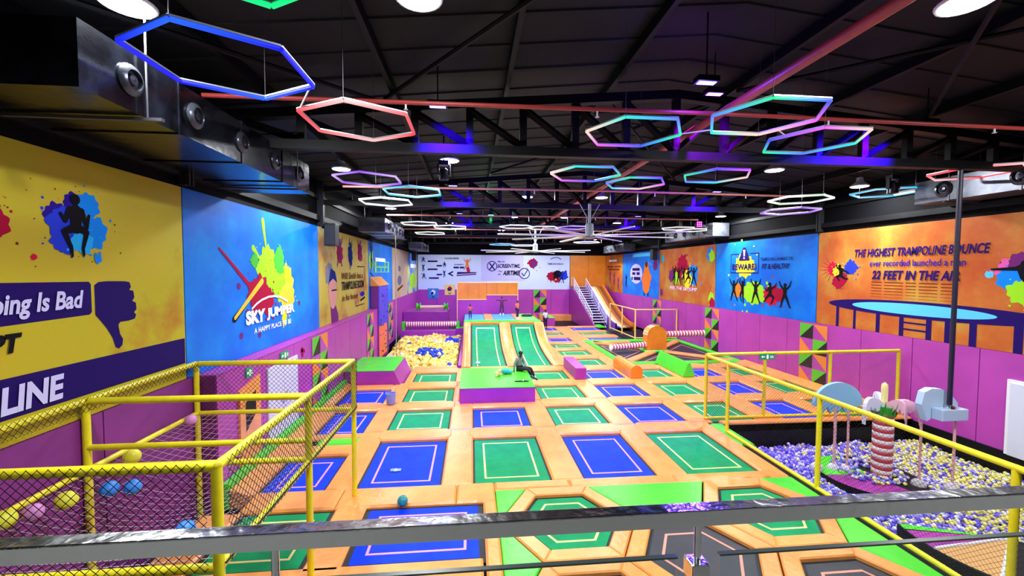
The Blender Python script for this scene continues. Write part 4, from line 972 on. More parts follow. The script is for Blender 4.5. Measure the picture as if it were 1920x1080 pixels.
# turning island with candy striped palm
isl = (11.3, 10.75)
t = thing('turning_island', 'round soft island of green, magenta and black sectors in the ball pit', 'island', (isl[0], isl[1], -1.0))
def sector(a0, a1, R, z0, z1, c):  # wedge of a disc
    return ccw([c]+[(c[0]+R*math.cos(math.radians(a0+(a1-a0)*i/14)), c[1]+R*math.sin(math.radians(a0+(a1-a0)*i/14))) for i in range(15)])
for nm, a0, a1, m in (('green_sector', 80, 175, GREEN), ('magenta_sector', 175, 285, PURPLE), ('black_sector', 285, 440, BLACK)):
    b = MB(); b.prism(sector(a0, a1, 1.25, -1.0, -.6, isl), -.92, -.6, mi=1, top_mi=0); obj(nm, b, [m, BLACK], t)
pc = (11.62, 10.68)
t = thing('candy_palm', 'red and white striped palm trunk with drooping white and pink leaves', 'palm', (pc[0], pc[1], -.6))
b = MB(); n = 17
for i in range(n):
    z0, z1 = -.6+1.8*i/n, -.6+1.8*(i+1)/n
    b.lathe([(.225, z0), (.24, z0+.02), (.24, z1-.02), (.225, z1)], (pc[0], pc[1], 0), 20, mi=i % 2)
obj('trunk', b, [STRR, STRW], t, smooth=True)
b = MB()
for i in range(22):
    a = 2*PI*i/22; r0 = .2+.06*(i % 2); x, y = pc[0]+r0*math.cos(a), pc[1]+r0*math.sin(a); zt_ = 1.42+.1*((i*7) % 3)
    b.add([(x-.05*math.sin(a), y+.05*math.cos(a), 1.15), (x+.05*math.sin(a), y-.05*math.cos(a), 1.15), (x+.1*math.cos(a), y+.1*math.sin(a), zt_), (x-.04*math.cos(a), y-.04*math.sin(a), 1.15)], [(0, 1, 2), (1, 3, 2), (3, 0, 2)])
b.lathe([(.23, 1.1), (.22, 1.4)], (pc[0], pc[1], 0), 16); obj('grass_tuft', b, mat('tuft_green', (46, 150, 40), .6), t)
b = MB(); b.lathe([(.07, 1.35), (.08, 1.9), (.07, 2.02), (.02, 2.07)], (pc[0], pc[1], 0), 14); obj('spire', b, mat('spire_cream', (236, 220, 150), .45), t, smooth=True)
def leaf(ax, ay, L, drop, m, nm, th=.05, w=.26):
    """arching leaf with a ragged lower edge"""
    d = Vector((ax, ay, 0)).normalized(); b = MB(); K = 12; topv = []; low = []
    for i in range(K+1):
        f = i/K; out = L*math.sin(f*PI*.55)/math.sin(PI*.55); h = 1.45+.38*math.sin(f*PI*.75)-drop*f**2.2
        p = Vector((pc[0], pc[1], 0))+d*out; topv.append(Vector((p.x, p.y, h)))
        low.append(Vector((p.x, p.y, h-(.3-.12*f) - (.14 if i % 2 else 0)*(.4+f))))
    s = Vector((-d.y, d.x, 0))*th
    vs = [v+s for v in topv]+[v+s for v in low]+[v-s for v in topv]+[v-s for v in low]; n = K+1; fs = []
    for i in range(K):
        fs += [(i, i+1, n+i+1, n+i), (2*n+i, 3*n+i, 3*n+i+1, 2*n+i+1), (i, 2*n+i, 2*n+i+1, i+1), (n+i, n+i+1, 3*n+i+1, 3*n+i)]
    fs += [(0, n, 3*n, 2*n), (K, 2*n+K, 3*n+K, n+K)]
    b.add(vs, fs); obj(nm, b, m, t)
LW = mat('leaf_white', (214, 214, 236), .5); LP = mat('leaf_pink', (232, 176, 196), .5)
leaf(-1, -.15, .72, .55, LW, 'white_leaf'); leaf(.9, -.4, .85, 1.0, LP, 'pink_leaf'); leaf(.3, -.9, .5, .6, LP, 'pink_leaf'); leaf(.5, .9, .7, .6, LW, 'white_leaf')
t = thing('cloud_board', 'pale blue domed board with ragged lower edge behind the palm', 'board', (10.75, 11.3, 1.0))
b = MB(); K = 26; arc = []
for i in range(K+1):
    a = PI*i/K; arc.append((10.78-.78*math.cos(a)*1.0, 1.25+.68*math.sin(a)))
lowr = [(11.5-1.44*i/12, 1.22-(.0 if i % 2 else .2)) for i in range(1, 12)]
poly = arc+lowr; n = len(poly)
b.add([(x, 11.26, z) for x, z in poly]+[(x, 11.36, z) for x, z in poly], [tuple(range(n)), tuple(range(n, 2*n))[::-1]]+[(i, n+i, n+(i+1) % n, (i+1) % n) for i in range(n)])
obj('panel', b, mat('cloud_blue', (128, 178, 206), .5), t)
b = MB(); b.tube((10.75, 11.31, -.7), (10.75, 11.31, 1.15), .03, 8); obj('stem', b, mat('rope_pink', (226, 170, 168), .6), t)
t = thing('cloud_swing', 'pale blue box ended cloud hanging from the dark pole', 'board', (12.5, 9.8, 1.5))
CW = mat('cloud_white', (176, 200, 226), .5)
b = MB(); poly = [(11.72, 1.72), (11.8, 2.05), (12.0, 2.14), (12.3, 2.12), (12.55, 2.0), (12.78, 1.75), (12.8, 1.5), (12.1, 1.4), (11.9, 1.28)]; n = len(poly)
b.add([(x, 9.78, z) for x, z in poly]+[(x, 9.95, z) for x, z in poly], [tuple(range(n)), tuple(range(n, 2*n))[::-1]]+[(i, n+i, n+(i+1) % n, (i+1) % n) for i in range(n)]); obj('panel', b, CW, t)
b = MB(); b.box(12.0, 12.75, 9.5, 9.77, 1.36, 1.66); obj('box_end', b, CW, t, bevel=.02)
b = MB(); b.lathe([(.12, 1.665), (.12, 1.7), (.05, 1.74)], (12.38, 9.64, 0), 16); obj('fixing_plate', b, CHROME, t)
ROPE = mat('rope_pink', (226, 170, 168), .6)
CLEAR = mat('clear_ball_shell', (220, 214, 214), .15, col2=(190, 186, 196), scale=8)
for x, y, z1, z0, l in ((10.1, 11.2, 1.3, -.55, 'leftmost pale rope with clear ball, below the domed board'), (10.62, 11.2, 1.2, -.6, 'pale rope with clear ball under the middle of the domed board'), (10.95, 11.1, 1.25, -.62, 'pale rope with clear ball nearest the left side of the striped trunk'),
                     (12.12, 10.1, 1.1, -.58, 'pale rope with clear ball right of the striped trunk'), (12.62, 9.7, 1.35, -.5, 'rightmost pale rope with clear ball below the hanging cloud')):
    t = thing('rope_ball', l, 'swing', (x, y, z0-.15), 'rope swings round the island')
    b = MB(); b.path([(x, y, z1), (x+.01, y, (z1+z0)/2), (x, y, z0)], .03, 8); obj('rope', b, ROPE, t, smooth=True)
    b = MB(); b.ball((x, y, z0-.02), .17, 18, 12); obj('clear_ball', b, CLEAR, t, smooth='all')
i2 = (11.1, 7.45)
t = thing('sector_island', 'round soft island with magenta, green and tan sectors at the bottom right', 'island', (i2[0], i2[1], -1.0))
for nm, a0, a1, m in (('green_sector', 158, 165, GREEN), ('magenta_sector', 165, 184, PURPLE), ('tan_sector', 184, 212, mat('tan_vinyl', (214, 160, 98), .4)), ('black_sector', 212, 320, BLACK)):
    b = MB(); b.prism(sector(a0, a1, 1.92, 0, 0, i2), -.92, -.32, .02, 1, 0); obj(nm, b, [m, BLACK], t)
b = MB()
for a in (184, 212): b.tube((i2[0], i2[1], -.31), (i2[0]+1.9*math.cos(math.radians(a)), i2[1]+1.9*math.sin(math.radians(a)), -.31), .03, 8)
obj('white_piping', b, WHITE, t)
# ------------------------------------------------------------------ balcony railing
t = thing('balcony_railing', 'chrome balcony handrail with glass panels in the foreground', 'railing', (0, 1.2, 3.6))
ry, rz = 1.2, 4.462
b = MB(); b.box(-3.6, 4.2, ry, ry+.052, rz-.05, rz); obj('handrail', b, CHROME, t, bevel=.004)
for x0, x1 in ((-3.4, -.62), (-.5, .64), (.78, 4.0)):
    b = MB(); b.box(x0, x1, ry+.02, ry+.032, 3.62, rz-.16); obj('glass_panel', b, GLASS, t)
    b = MB(); b.box(x0, x1, ry+.018, ry+.034, rz-.16, rz-.154); obj('glass_top_edge', b, mat('glass_edge', (52, 62, 60), .2), t)
for x in (-.56, .71):
    b = MB(); b.tube((x, ry+.03, 3.6), (x, ry+.03, rz-.05), .011, 14); obj('post', b, CHROME, t, smooth=True)
    b = MB(); b.box(x-.03, x+.03, ry, ry+.06, rz-.235, rz-.175); b.box(x-.022, x+.022, ry+.005, ry+.055, 3.6, rz-.235); obj('glass_clamp', b, CHROME, t, bevel=.004)
# ------------------------------------------------------------------ odds and ends on the deck
t = thing('paint_bucket', 'grey blue plastic bucket standing on the pads by the blue trampoline', 'bucket', (-3.1, 16.4, .03))
b = MB(); b.lathe([(.15, .03), (.16, .05), (.185, .42), (.2, .42), (.2, .45), (.17, .45), (.14, .08), (.01, .06)], (-3.1, 16.4, 0), 20); obj('body', b, mat('bucket_grey', (124, 140, 176), .45), t, smooth=True)
b = MB(); b.path([(-3.1+.2*math.cos(a), 16.4, .44+.15*math.sin(a)) for a in [PI*i/10 for i in range(11)]], .008, 6); obj('handle', b, CHROME, t)
b = MB(); pts = []
for i in range(7):
    for j in range(5): pts.append((-2.12+.045*i+rng.uniform(-.01, .01), 11.0+.035*j+rng.uniform(-.01, .01), -.06+.06*rng.random()*math.sin(PI*i/6)*math.sin(PI*j/4)+.01))
b.add(pts, [(i*5+j, (i+1)*5+j, (i+1)*5+j+1, i*5+j+1) for i in range(6) for j in range(4)]); b.add([(p[0], p[1], p[2]-.012) for p in pts], [(i*5+j, i*5+j+1, (i+1)*5+j+1, (i+1)*5+j) for i in range(6) for j in range(4)])
tag(obj('crumpled_wrapper', b, mat('wrapper_silver', (150, 170, 220), .25)), 'small crumpled silvery wrapper on the nearest large blue trampoline', 'wrapper')
b = MB(); b.ball((1.5, 18.3, .75), .16, 14, 8, sc=(1.4, 1, .75)); b.ball((1.68, 18.25, .72), .11, 12, 7, sc=(1.3, 1, .8)); tag(obj('cloth_bag', b, mat('bag_teal', (18, 160, 150), .6), smooth='all'), 'rumpled teal bag on the lime box beside the seated man', 'bag')
b = MB(); b.ball((1.15, 18.0, .73), .15, 14, 8, sc=(1, 1, .8)); b.ball((1.2, 17.95, .85), .09, 12, 7); b.ball((1.08, 17.9, .66), .06, 8, 6); tag(obj('soft_toy', b, mat('toy_cream', (222, 196, 120), .8), smooth='all'), 'small cream soft toy on the lime box next to the teal bag', 'toy')
b = MB(); b.ball((.35, 23.2, .06), .1, 14, 8, sc=(1.3, .9, .7)); tag(obj('foam_scrap', b, mat('scrap_white', (214, 240, 232), .7), smooth='all'), 'small white scrap lying on the foot of the left green slope', 'scrap')
t = thing('shoe_pair_mat', 'dark flat slipper left on the lime box in front of the man', 'slipper', (2.1, 17.0, .62))
b = MB(); b.prism([(1.75, 16.98), (1.95, 16.93), (2.3, 16.95), (2.36, 17.03), (2.2, 17.09), (1.8, 17.08)], .622, .65, .008); obj('sole', b, BLACK, t)
b = MB(); b.path([(2.1, 16.94, .65), (2.12, 17.0, .72), (2.12, 17.08, .65)], .018, 6); obj('strap', b, WHITE, t)
# ------------------------------------------------------------------ printed murals
INK = {}
def ink(name, *rgb):
    INK[name] = mat('print_'+name, rgb, .85, spec=.1); return INK[name]
for nm, rgb in dict(navy=(34, 14, 92), black=(18, 16, 24), lilac=(196, 192, 240), white=(235, 238, 250), red=(190, 26, 60), crimson=(160, 16, 56), blue=(40, 60, 210), sky=(20, 130, 235), indigo=(40, 22, 140),
                    lime=(150, 215, 40), yellow=(228, 214, 40), gold=(226, 186, 60), orange=(232, 120, 40), green=(70, 170, 60), pink=(220, 90, 170), plum=(110, 40, 110), skyblue=(40, 170, 245), brown=(100, 50, 20), grey=(120, 120, 140), skin=(200, 140, 130), teal=(40, 160, 190), darkblue=(20, 40, 110), aqua=(90, 190, 240)).items(): ink(nm, *rgb)
INKS = list(INK); 
class Art:
    """prints on one mural; positions are (along the wall, height)"""
    def __init__(s, side, a0, a1, z0, z1, ground, name, label, off=0):
        s.side = side; s.parts = {}; s.k = 0; s.cur = None; s.off = off
        b = MB()
        if side == 'L': b.box(XL+.0, XL+.03, a0, a1, z0, z1)
        elif side == 'R': b.box(XR-.03, XR, a0, a1, z0, z1)
        else: b.box(a0, a1, YB-.05-off, YB-off, z0, z1)
        s.o = tag(obj(name, b, ground), label, 'mural', 'printed wall murals')
    def P(s, a, z, l):
        d = .03+.003*l+.00004*(s.k % 70)
        return (XL+d, a, z) if s.side == 'L' else (XR-d, a, z) if s.side == 'R' else (a, YB-s.off-.05-.006*l-.0001*(s.k % 55), z)
    def b(s, part):
        s.k += 1; return s.parts.setdefault((part, s.cur), MB())
    def new(s): s.n = getattr(s, 'n', 0)+1; s.cur = s.n
    def poly(s, part, pts, col, l=1): s.b(part).add([s.P(a, z, l) for a, z in pts], [tuple(range(len(pts)))], INKS.index(col))
    def strip(s, part, pts, w, col, l=1):
        s.new()
        for (a0, z0), (a1, z1) in zip(pts, pts[1:]): s.limb(part, (a0, z0), (a1, z1), w/2, w/2, col, l)
    def arm(s, *a): s.new(); s.limb(*a)
    def disc(s, part, a, z, r, col, l=1, rz=None, n=18): s.poly(part, [(a+r*math.cos(2*PI*i/n), z+(rz or r)*math.sin(2*PI*i/n)) for i in range(n)], col, l)
    def blob(s, part, a, z, r, seed, col, l=1, spikes=9, rz=None):
        s.new(); g = random.Random(seed); n = spikes*4; ph = [g.uniform(.55, 1.25) for _ in range(spikes)]; pts = []
        for i in range(n):
            k = ph[(i//4) % spikes]; f = (.62, .8, 1, .8)[i % 4]; q = .55+(k*f)*.5
            t = 2*PI*i/n; pts.append((a+r*q*math.cos(t), z+(rz or r)*q*math.sin(t)))
        c = (a, z); vs = [s.P(a, z, l)]+[s.P(x, y, l) for x, y in pts]
        s.b(part).add(vs, [(0, i+1, (i+1) % n+1) for i in range(n)], INKS.index(col))
        for _ in range(spikes//2+2):
            t = g.uniform(0, 2*PI); q = r*g.uniform(1.1, 1.6); s.disc(part, a+q*math.cos(t), z+q*math.sin(t), r*g.uniform(.03, .1), col, l, n=8)
    def limb(s, part, p, q, r0, r1, col, l=1):
        dx, dz = q[0]-p[0], q[1]-p[1]; L = math.hypot(dx, dz) or 1; nx, nz = -dz/L, dx/L
        s.poly(part, [(p[0]+nx*r0, p[1]+nz*r0), (q[0]+nx*r1, q[1]+nz*r1), (q[0]-nx*r1, q[1]-nz*r1), (p[0]-nx*r0, p[1]-nz*r0)], col, l)
        s.disc(part, p[0], p[1], r0, col, l, n=10); s.disc(part, q[0], q[1], r1, col, l, n=10)
    def figure(s, part, a, z, h, pose, col='black', l=6):
        """jumping silhouette of height h; pose lists joints in units of h around the hip"""
        s.new(); k = lambda p: (a+p[0]*h, z+p[1]*h)
        w = .055*h
        s.limb(part, k((0, 0)), k((0, .26)), w*1.5, w*1.9, col, l); s.disc(part, *k(pose.get('head', (0, .42))), w*1.45, col, l)
        s.limb(part, k((0, .3)), k(pose.get('head', (0, .42))), w*.7, w*.7, col, l)
        for sh, el, ha in pose['arms']: s.limb(part, k(sh), k(el), w*.8, w*.62, col, l); s.limb(part, k(el), k(ha), w*.62, w*.4, col, l)
        for hi, kn, ft, toe in pose['legs']:
            s.limb(part, k(hi), k(kn), w*1.15, w*.85, col, l); s.limb(part, k(kn), k(ft), w*.8, w*.5, col, l); s.limb(part, k(ft), k(toe), w*.5, w*.35, col, l)
    def text(s, part, body, a0, a1, z0, z1, col, l=8, shear=.18, bold=.018, rise=0):
        s.new(); cu = bpy.data.curves.new('lettering_curve', 'FONT'); cu.body = body; cu.size = 1; cu.shear = shear; cu.offset = bold; cu.resolution_u = 3
        ob = bpy.data.objects.new('lettering_curve', cu); COLL.objects.link(ob)
        bpy.context.view_layer.update()
        dg = bpy.context.evaluated_depsgraph_get(); me = bpy.data.meshes.new_from_object(ob.evaluated_get(dg))
        v = np.array([p.co[:] for p in me.vertices]); fs = [tuple(p.vertices) for p in me.polygons]
        bpy.data.objects.remove(ob); bpy.data.meshes.remove(me); bpy.data.curves.remove(cu)
        x0, x1 = v[:, 0].min(), v[:, 0].max(); y0, y1 = v[:, 1].min(), v[:, 1].max()
        A = a0+(v[:, 0]-x0)/(x1-x0)*(a1-a0); Z = z0+(v[:, 1]-y0)/(y1-y0)*(z1-z0)+rise*(v[:, 0]-x0)/(x1-x0)
        s.b(part).add([s.P(a, z, l) for a, z in zip(A, Z)], fs, INKS.index(col))
    def bars(s, part, body, a0, a1, z0, z1, col, l=8, **k):
        """small print too blurred to read in the photo: a row of word-shaped strips"""
        s.new(); ws = [len(w) for w in body.split()]; tot = sum(ws)+len(ws)-1; x = 0
        for w in ws:
            p, q = a0+(a1-a0)*x/tot, a0+(a1-a0)*(x+w)/tot; s.poly(part, [(p, z0), (q, z0), (q, z1), (p, z1)], col, l); x += w+1
    def done(s):
        for (nm, _k), b in s.parts.items():
            used = sorted(set(b.m)); b.m = [used.index(i) for i in b.m]
            obj(nm, b, [INK[INKS[i]] for i in used], s.o)
SQUAT = dict(head=(.0, .44), arms=[((-.1, .28), (-.17, .1), (-.24, .2)), ((.1, .28), (.17, .02), (.22, .22))], legs=[((-.06, 0), (-.19, -.06), (-.09, -.3), (-.08, -.42)), ((.06, 0), (.17, -.05), (.1, -.3), (.11, -.4))])
STAR = dict(arms=[((-.1, .28), (-.24, .4), (-.3, .58)), ((.1, .28), (.24, .4), (.32, .56))], legs=[((-.05, 0), (-.16, -.22), (-.27, -.42), (-.31, -.44)), ((.05, 0), (.14, -.22), (.2, -.44), (.25, -.45))])
LEAP = dict(head=(.03, .43), arms=[((-.1, .28), (-.26, .34), (-.34, .48)), ((.1, .28), (.2, .14), (.3, .26))], legs=[((-.05, 0), (-.2, -.1), (-.1, -.32), (-.05, -.35)), ((.05, 0), (.2, -.12), (.34, -.3), (.38, -.3))])
HIGH = dict(arms=[((-.1, .28), (-.12, .46), (-.1, .64)), ((.1, .28), (.2, .42), (.18, .6))], legs=[((-.05, 0), (-.06, -.24), (-.08, -.48), (-.1, -.52)), ((.05, 0), (.14, -.18), (.06, -.4), (.04, -.44))])
G_YEL = mat('mural_yellow_ground', (186, 166, 34), .5, col2=(172, 116, 34), scale=.55, col3=(180, 170, 32), split=(.42, .72), detail=6, spec=.2)
G_BLUE = mat('mural_blue_ground', (2, 96, 212), .45, col2=(6, 132, 228), scale=.6, col3=(4, 110, 220), detail=6, spec=.2)
G_GOLD = mat('mural_gold_ground', (184, 160, 46), .5, col2=(158, 102, 32), scale=.5, col3=(184, 166, 54), detail=6)
G_BEIGE = mat('mural_beige_ground', (214, 190, 160), .45, col2=(196, 160, 96), scale=.4, detail=6)
G_ORANGE = mat('mural_orange_ground', (176, 78, 34), .5, col2=(186, 138, 54), scale=.6, col3=(184, 102, 40), detail=9, split=(.36, .66), spec=.2)
G_WHITE = mat('mural_white_ground', (196, 212, 246), .45, col2=(204, 216, 246), scale=.3)
Z0, Z1 = 2.84, 6.93
# left wall, nearest: yellow
m = Art('L', 3.2, 9.6, Z0, Z1, G_YEL, 'wall_mural', 'yellow wall mural with thumbs down print on the left wall')
m.poly('banner_print', [(5.2, 4.42), (7.36, 4.46), (7.4, 4.5), (7.4, 4.95), (7.36, 4.99), (5.2, 5.02)], 'navy')
m.text('lettering', 'ping Is Bad', 5.93, 7.24, 4.5, 4.86, 'lilac', shear=.2, bold=.03)
m.poly('thumb_print', [(7.46, 4.93), (7.54, 4.98), (7.7, 4.99), (8.07, 4.98), (8.17, 4.96), (8.2, 4.88), (8.16, 4.82), (8.25, 4.8), (8.27, 4.68), (8.22, 4.62), (8.3, 4.58), (8.31, 4.46), (8.25, 4.41), (8.3, 4.36), (8.26, 4.29), (8.12, 4.27), (7.94, 4.27), (7.9, 4.22), (7.93, 4.06), (7.99, 3.96), (7.97, 3.86), (7.9, 3.81), (7.83, 3.84), (7.77, 4.02), (7.66, 4.2), (7.55, 4.34), (7.46, 4.44)], 'navy')
m.text('lettering', 'PT', 5.9, 6.31, 4.07, 4.33, 'black', shear=.2, bold=.05)
m.poly('banner_print', [(3.2, 3.2), (9.58, 3.18), (9.58, 3.72), (3.2, 3.76)], 'navy')
m.text('lettering', 'LINE', 6.0, 6.87, 3.26, 3.63, 'lilac', shear=.12, bold=.04)
SPL = 'splash_print'
for a, z, r, sd, c, l in ((6.86, 5.98, .2, 1, 'indigo', 1), (7.02, 5.9, .3, 2, 'blue', 2), (6.95, 5.6, .2, 3, 'blue', 2), (7.15, 6.2, .2, 4, 'indigo', 1), (7.4, 6.2, .2, 5, 'sky', 3), (7.46, 5.78, .28, 6, 'sky', 3), (7.28, 5.62, .22, 7, 'skyblue', 3), (7.54, 5.36, .08, 8, 'sky', 3),
                          (6.02, 5.78, .24, 9, 'crimson', 1), (6.0, 6.05, .14, 12, 'red', 1), (6.53, 5.36, .05, 10, 'red', 1)): m.blob(SPL, a, z, r, sd, c, l)
g = random.Random(8)
for _ in range(14): m.disc(SPL, g.uniform(6.1, 8.0), g.uniform(5.2, 6.5), g.uniform(.008, .022), 'brown', 1, n=8)
m.figure('figure_print', 7.17, 5.82, 1.02, SQUAT, 'black')
m.figure('figure_print', 5.75, 5.72, 1.0, STAR, 'black')
m.done()
# left wall, blue logo mural
m = Art('L', 9.63, 17.55, Z0, Z1, G_BLUE, 'wall_mural', 'blue wall mural with paint splash and white SKY JUMPER lettering on the left wall')
for a, z, r, sd, c, l, rz in ((13.3, 5.2, .62, 21, 'lime', 2, .75), (13.9, 5.0, .6, 22, 'lime', 2, .7), (14.5, 4.6, .62, 23, 'yellow', 1, .75), (14.7, 4.3, .5, 24, 'gold', 1, .6), (12.75, 4.45, .62, 25, 'crimson', 3, .6), (13.2, 4.3, .5, 26, 'crimson', 3, .5), (12.55, 5.45, .22, 27, 'green', 2, .22), (14.1, 5.5, .4, 28, 'green', 3, .5), (14.4, 3.6, .2, 29, 'yellow', 1, .3)): m.blob(SPL, a, z, r, sd, c, l, 11, rz)
m.arm(SPL, (13.08, 6.63), (13.3, 5.6), .09, .03, 'lime', 2); m.arm(SPL, (12.5, 5.8), (13.0, 5.4), .09, .02, 'lime', 2)
m.arm(SPL, (10.9, 5.7), (12.3, 4.72), .03, .07, 'crimson', 3); m.arm(SPL, (11.5, 3.93), (12.95, 4.85), .05, .09, 'gold', 5); m.arm(SPL, (11.48, 3.9), (12.9, 4.8), .09, .04, 'black', 4)
for a, z in ((11.73, 4.75), (11.79, 3.42), (12.76, 3.3), (15.6, 4.0)): m.disc(SPL, a, z, .09, 'plum', 2)
m.strip('lettering', [(12.34, 4.1), (12.6, 4.22), (12.9, 4.31), (13.3, 4.37), (13.7, 4.37), (14.1, 4.31), (14.6, 4.15)], .06, 'white', 8)
m.text('lettering', 'SKY', 12.0, 13.08, 3.66, 4.05, 'white', shear=0, bold=.06)
m.text('lettering', 'JUMPER', 13.18, 15.15, 3.66, 4.03, 'white', shear=0, bold=.05)
m.text('lettering', 'A HAPPY PLACE TO BE', 12.42, 14.85, 3.38, 3.53, 'white', shear=0, bold=.02)
m.done()
# left wall, golden mural
m = Art('L', 17.6, 25.75, Z0, Z1, G_GOLD, 'wall_mural', 'golden wall mural with TRAMPOLINE ROOM lettering on the left wall')
for i, (a, z) in enumerate(((20.3, 5.98), (22.05, 5.92), (23.9, 6.12))):
    m.blob(SPL, a, z, .5, 30+i, ('crimson', 'darkblue', 'crimson')[i], 1, 9, .55); m.figure('figure_print', a, z, 1.35, (STAR, HIGH, LEAP)[i], 'plum' if i != 1 else 'darkblue')
m.blob(SPL, 18.85, 5.0, .55, 35, 'grey', 1, 9, .5)                      # plain stand-in for the portrait
m.disc('figure_print', 19.25, 4.2, .55, 'skin', 3, .75); m.poly('figure_print', [(18.7, 4.6), (19.0, 5.25), (19.6, 5.1), (19.85, 4.6), (19.3, 4.8)], 'darkblue', 4)
m.arm('figure_print', (19.2, 3.7), (19.5, 2.95), .3, .5, 'plum', 2); m.arm('figure_print', (19.1, 4.28), (19.75, 4.28), .03, .03, 'black', 5)
m.text('lettering', 'Will Smith has a', 20.5, 24.4, 4.72, 5.05, 'brown', bold=.02)
m.text('lettering', 'TRAMPOLINE ROOM', 20.5, 24.6, 4.2, 4.62, 'black', bold=.03)
m.text('lettering', 'in his house', 20.55, 23.3, 3.68, 3.98, 'brown', bold=.02)
m.disc('trampoline_print', 24.3, 3.84, .5, 'indigo', 3, .14); m.arm('trampoline_print', (23.9, 3.5), (24.8, 3.62), .06, .06, 'black', 3)
m.strip('trampoline_print', [(23.3, 5.36), (24.8, 5.36), (24.8, 4.6)], .05, 'black', 3); m.strip('trampoline_print', [(22.9, 3.5), (22.9, 3.26), (24.7, 3.26)], .05, 'black', 3)
m.done()
m = Art('L', 25.8, 33.35, Z0, Z1, G_BLUE, 'wall_mural', 'blue wall mural with pale green text boxes behind the climbing tower')
m.blob(SPL, 26.5, 5.8, .5, 40, 'lime', 1, 9, .8); m.figure('figure_print', 26.5, 5.9, 1.5, HIGH, 'darkblue'); m.arm(SPL, (26.2, 5.0), (27.0, 4.8), .06, .03, 'darkblue', 2)
m.bars('small_print', 'Trampolines', 27.5, 30.6, 5.72, 5.98, 'white', bold=.02)
for z in (5.02, 5.42): m.poly('text_box_print', [(27.5, z), (32, z), (32, z+.36), (27.5, z+.36)], 'lime', 1)
m.bars('small_print', 'jumping is', 27.9, 31.5, 5.46, 5.74, 'sky', bold=.02); m.bars('small_print', 'good for you', 27.9, 31.5, 5.06, 5.34, 'sky', bold=.02)
m.done()
m = Art('L', 33.4, 41.0, Z0, Z1, G_BEIGE, 'wall_mural', 'beige wall mural with round grey print near the left back corner')
m.disc('round_print', 36.6, 4.3, 1.0, 'grey', 1, .42); m.disc('round_print', 36.6, 5.3, .6, 'grey', 1, .26); m.arm('trampoline_print', (35.6, 3.5), (38.2, 3.8), .1, .1, 'brown', 2); m.done()
m = Art('L', 41.05, 48.4, Z0, Z1, mat('mural_corner_ground', (40, 120, 220), .45, col2=(206, 206, 110), scale=.35, split=(.45, .55)), 'wall_mural', 'blue and lime wall mural in the left back corner')
m.bars('small_print', 'JUMP', 43, 47, 5.4, 5.8, 'white'); m.disc('round_print', 44.6, 4.1, 2.0, 'lime', 1, .8); m.done()
# back wall
m = Art('B', -6.05, 11.45, 2.97, 6.93, G_WHITE, 'wall_mural', 'long white wall mural with calorie and SCREENTIME AIRTIME lettering on the back wall')
m.text('lettering', 'CALORIES METER', -3.05, -1.45, 6.42, 6.62, 'navy', bold=.02)
for a, z, p in ((-5.45, 6.3, LEAP), (-5.45, 5.4, HIGH), (-5.4, 4.45, LEAP), (-3.07, 5.75, SQUAT), (-3.1, 4.72, HIGH)): m.figure('figure_print', a, z, .75, p, 'darkblue')
for a, z, w in ((-4.95, 6.1, 1.1), (-4.95, 5.2, 1.1), (-4.8, 4.2, 1.1), (-3.95, 5.6, .6), (-3.95, 4.6, .6)): m.bars('small_print', 'Calories', a, a+w, z, z+.16, 'navy', bold=.01)
m.text('lettering', 'Jumping', -2.0, -.9, 5.72, 5.92, 'navy', bold=.02); m.bars('small_print', 'burns most', -2.05, -.85, 5.4, 5.58, 'navy', bold=.01)
m.figure('figure_print', -.5, 5.8, 1.3, STAR, 'orange'); m.arm('figure_print', (-.45, 5.4), (-.35, 5.1), .16, .2, 'red', 7)
m.poly('trampoline_print', [(-1.7, 4.72), (.55, 4.86), (.55, 4.95), (-1.6, 4.98)], 'navy', 2); m.poly('trampoline_print', [(-1.7, 4.5), (.5, 4.66), (.55, 4.8), (-1.7, 4.64)], 'plum', 2)
m.poly('arrow_print', [(-2.75, 4.78), (-2.1, 5.1), (-2.1, 4.92), (-2.4, 4.78), (-2.1, 4.62), (-2.1, 4.45)], 'navy', 2)
m.poly('grey_panel_print', [(1.1, 4.0), (6.0, 4.0), (6.0, 6.92), (1.1, 6.92)], 'lilac', 1)
def ringp(m, a, z, r, w, c):
    m.strip('ring_print', [(a+r*math.cos(t), z+r*math.sin(t)) for t in [2*PI*i/20 for i in range(21)]], w, c, 3)
ringp(m, 2.35, 5.65, .55, .09, 'navy'); ringp(m, 6.1, 4.82, .6, .09, 'navy')
m.arm('ring_print', (2.1, 5.95), (2.6, 5.3), .07, .07, 'navy', 4); m.arm('ring_print', (2.6, 5.95), (2.1, 5.3), .07, .07, 'navy', 4)
m.arm('ring_print', (5.8, 4.85), (6.05, 4.55), .05, .05, 'navy', 4); m.arm('ring_print', (6.05, 4.55), (6.5, 5.3), .05, .05, 'navy', 4)
m.text('lettering', 'No to', 3.0, 3.8, 6.1, 6.3, 'navy', bold=.01); m.text('lettering', 'SCREENTIME,', 2.95, 5.6, 5.4, 5.92, 'black', shear=.25, bold=.02)
m.text('lettering', 'Yes', 3.05, 3.5, 5.0, 5.18, 'navy', bold=.01); m.text('lettering', 'to', 3.05, 3.35, 4.66, 4.82, 'navy', bold=.01); m.text('lettering', 'AIRTIME', 3.6, 5.55, 4.62, 5.16, 'black', shear=.25, bold=.03)
m.blob(SPL, 7.1, 6.0, .62, 50, 'crimson', 2, 11); m.blob(SPL, 7.2, 5.95, .4, 51, 'plum', 3, 9)
m.text('lettering', 'TRAMPOLINE WORKOUT', 8.8, 10.7, 5.85, 6.05, 'navy', bold=.01)
m.strip('ring_print', [(9.2, 6.5), (9.5, 6.66), (9.8, 6.7), (10.1, 6.66), (10.4, 6.5)], .08, 'navy', 3)
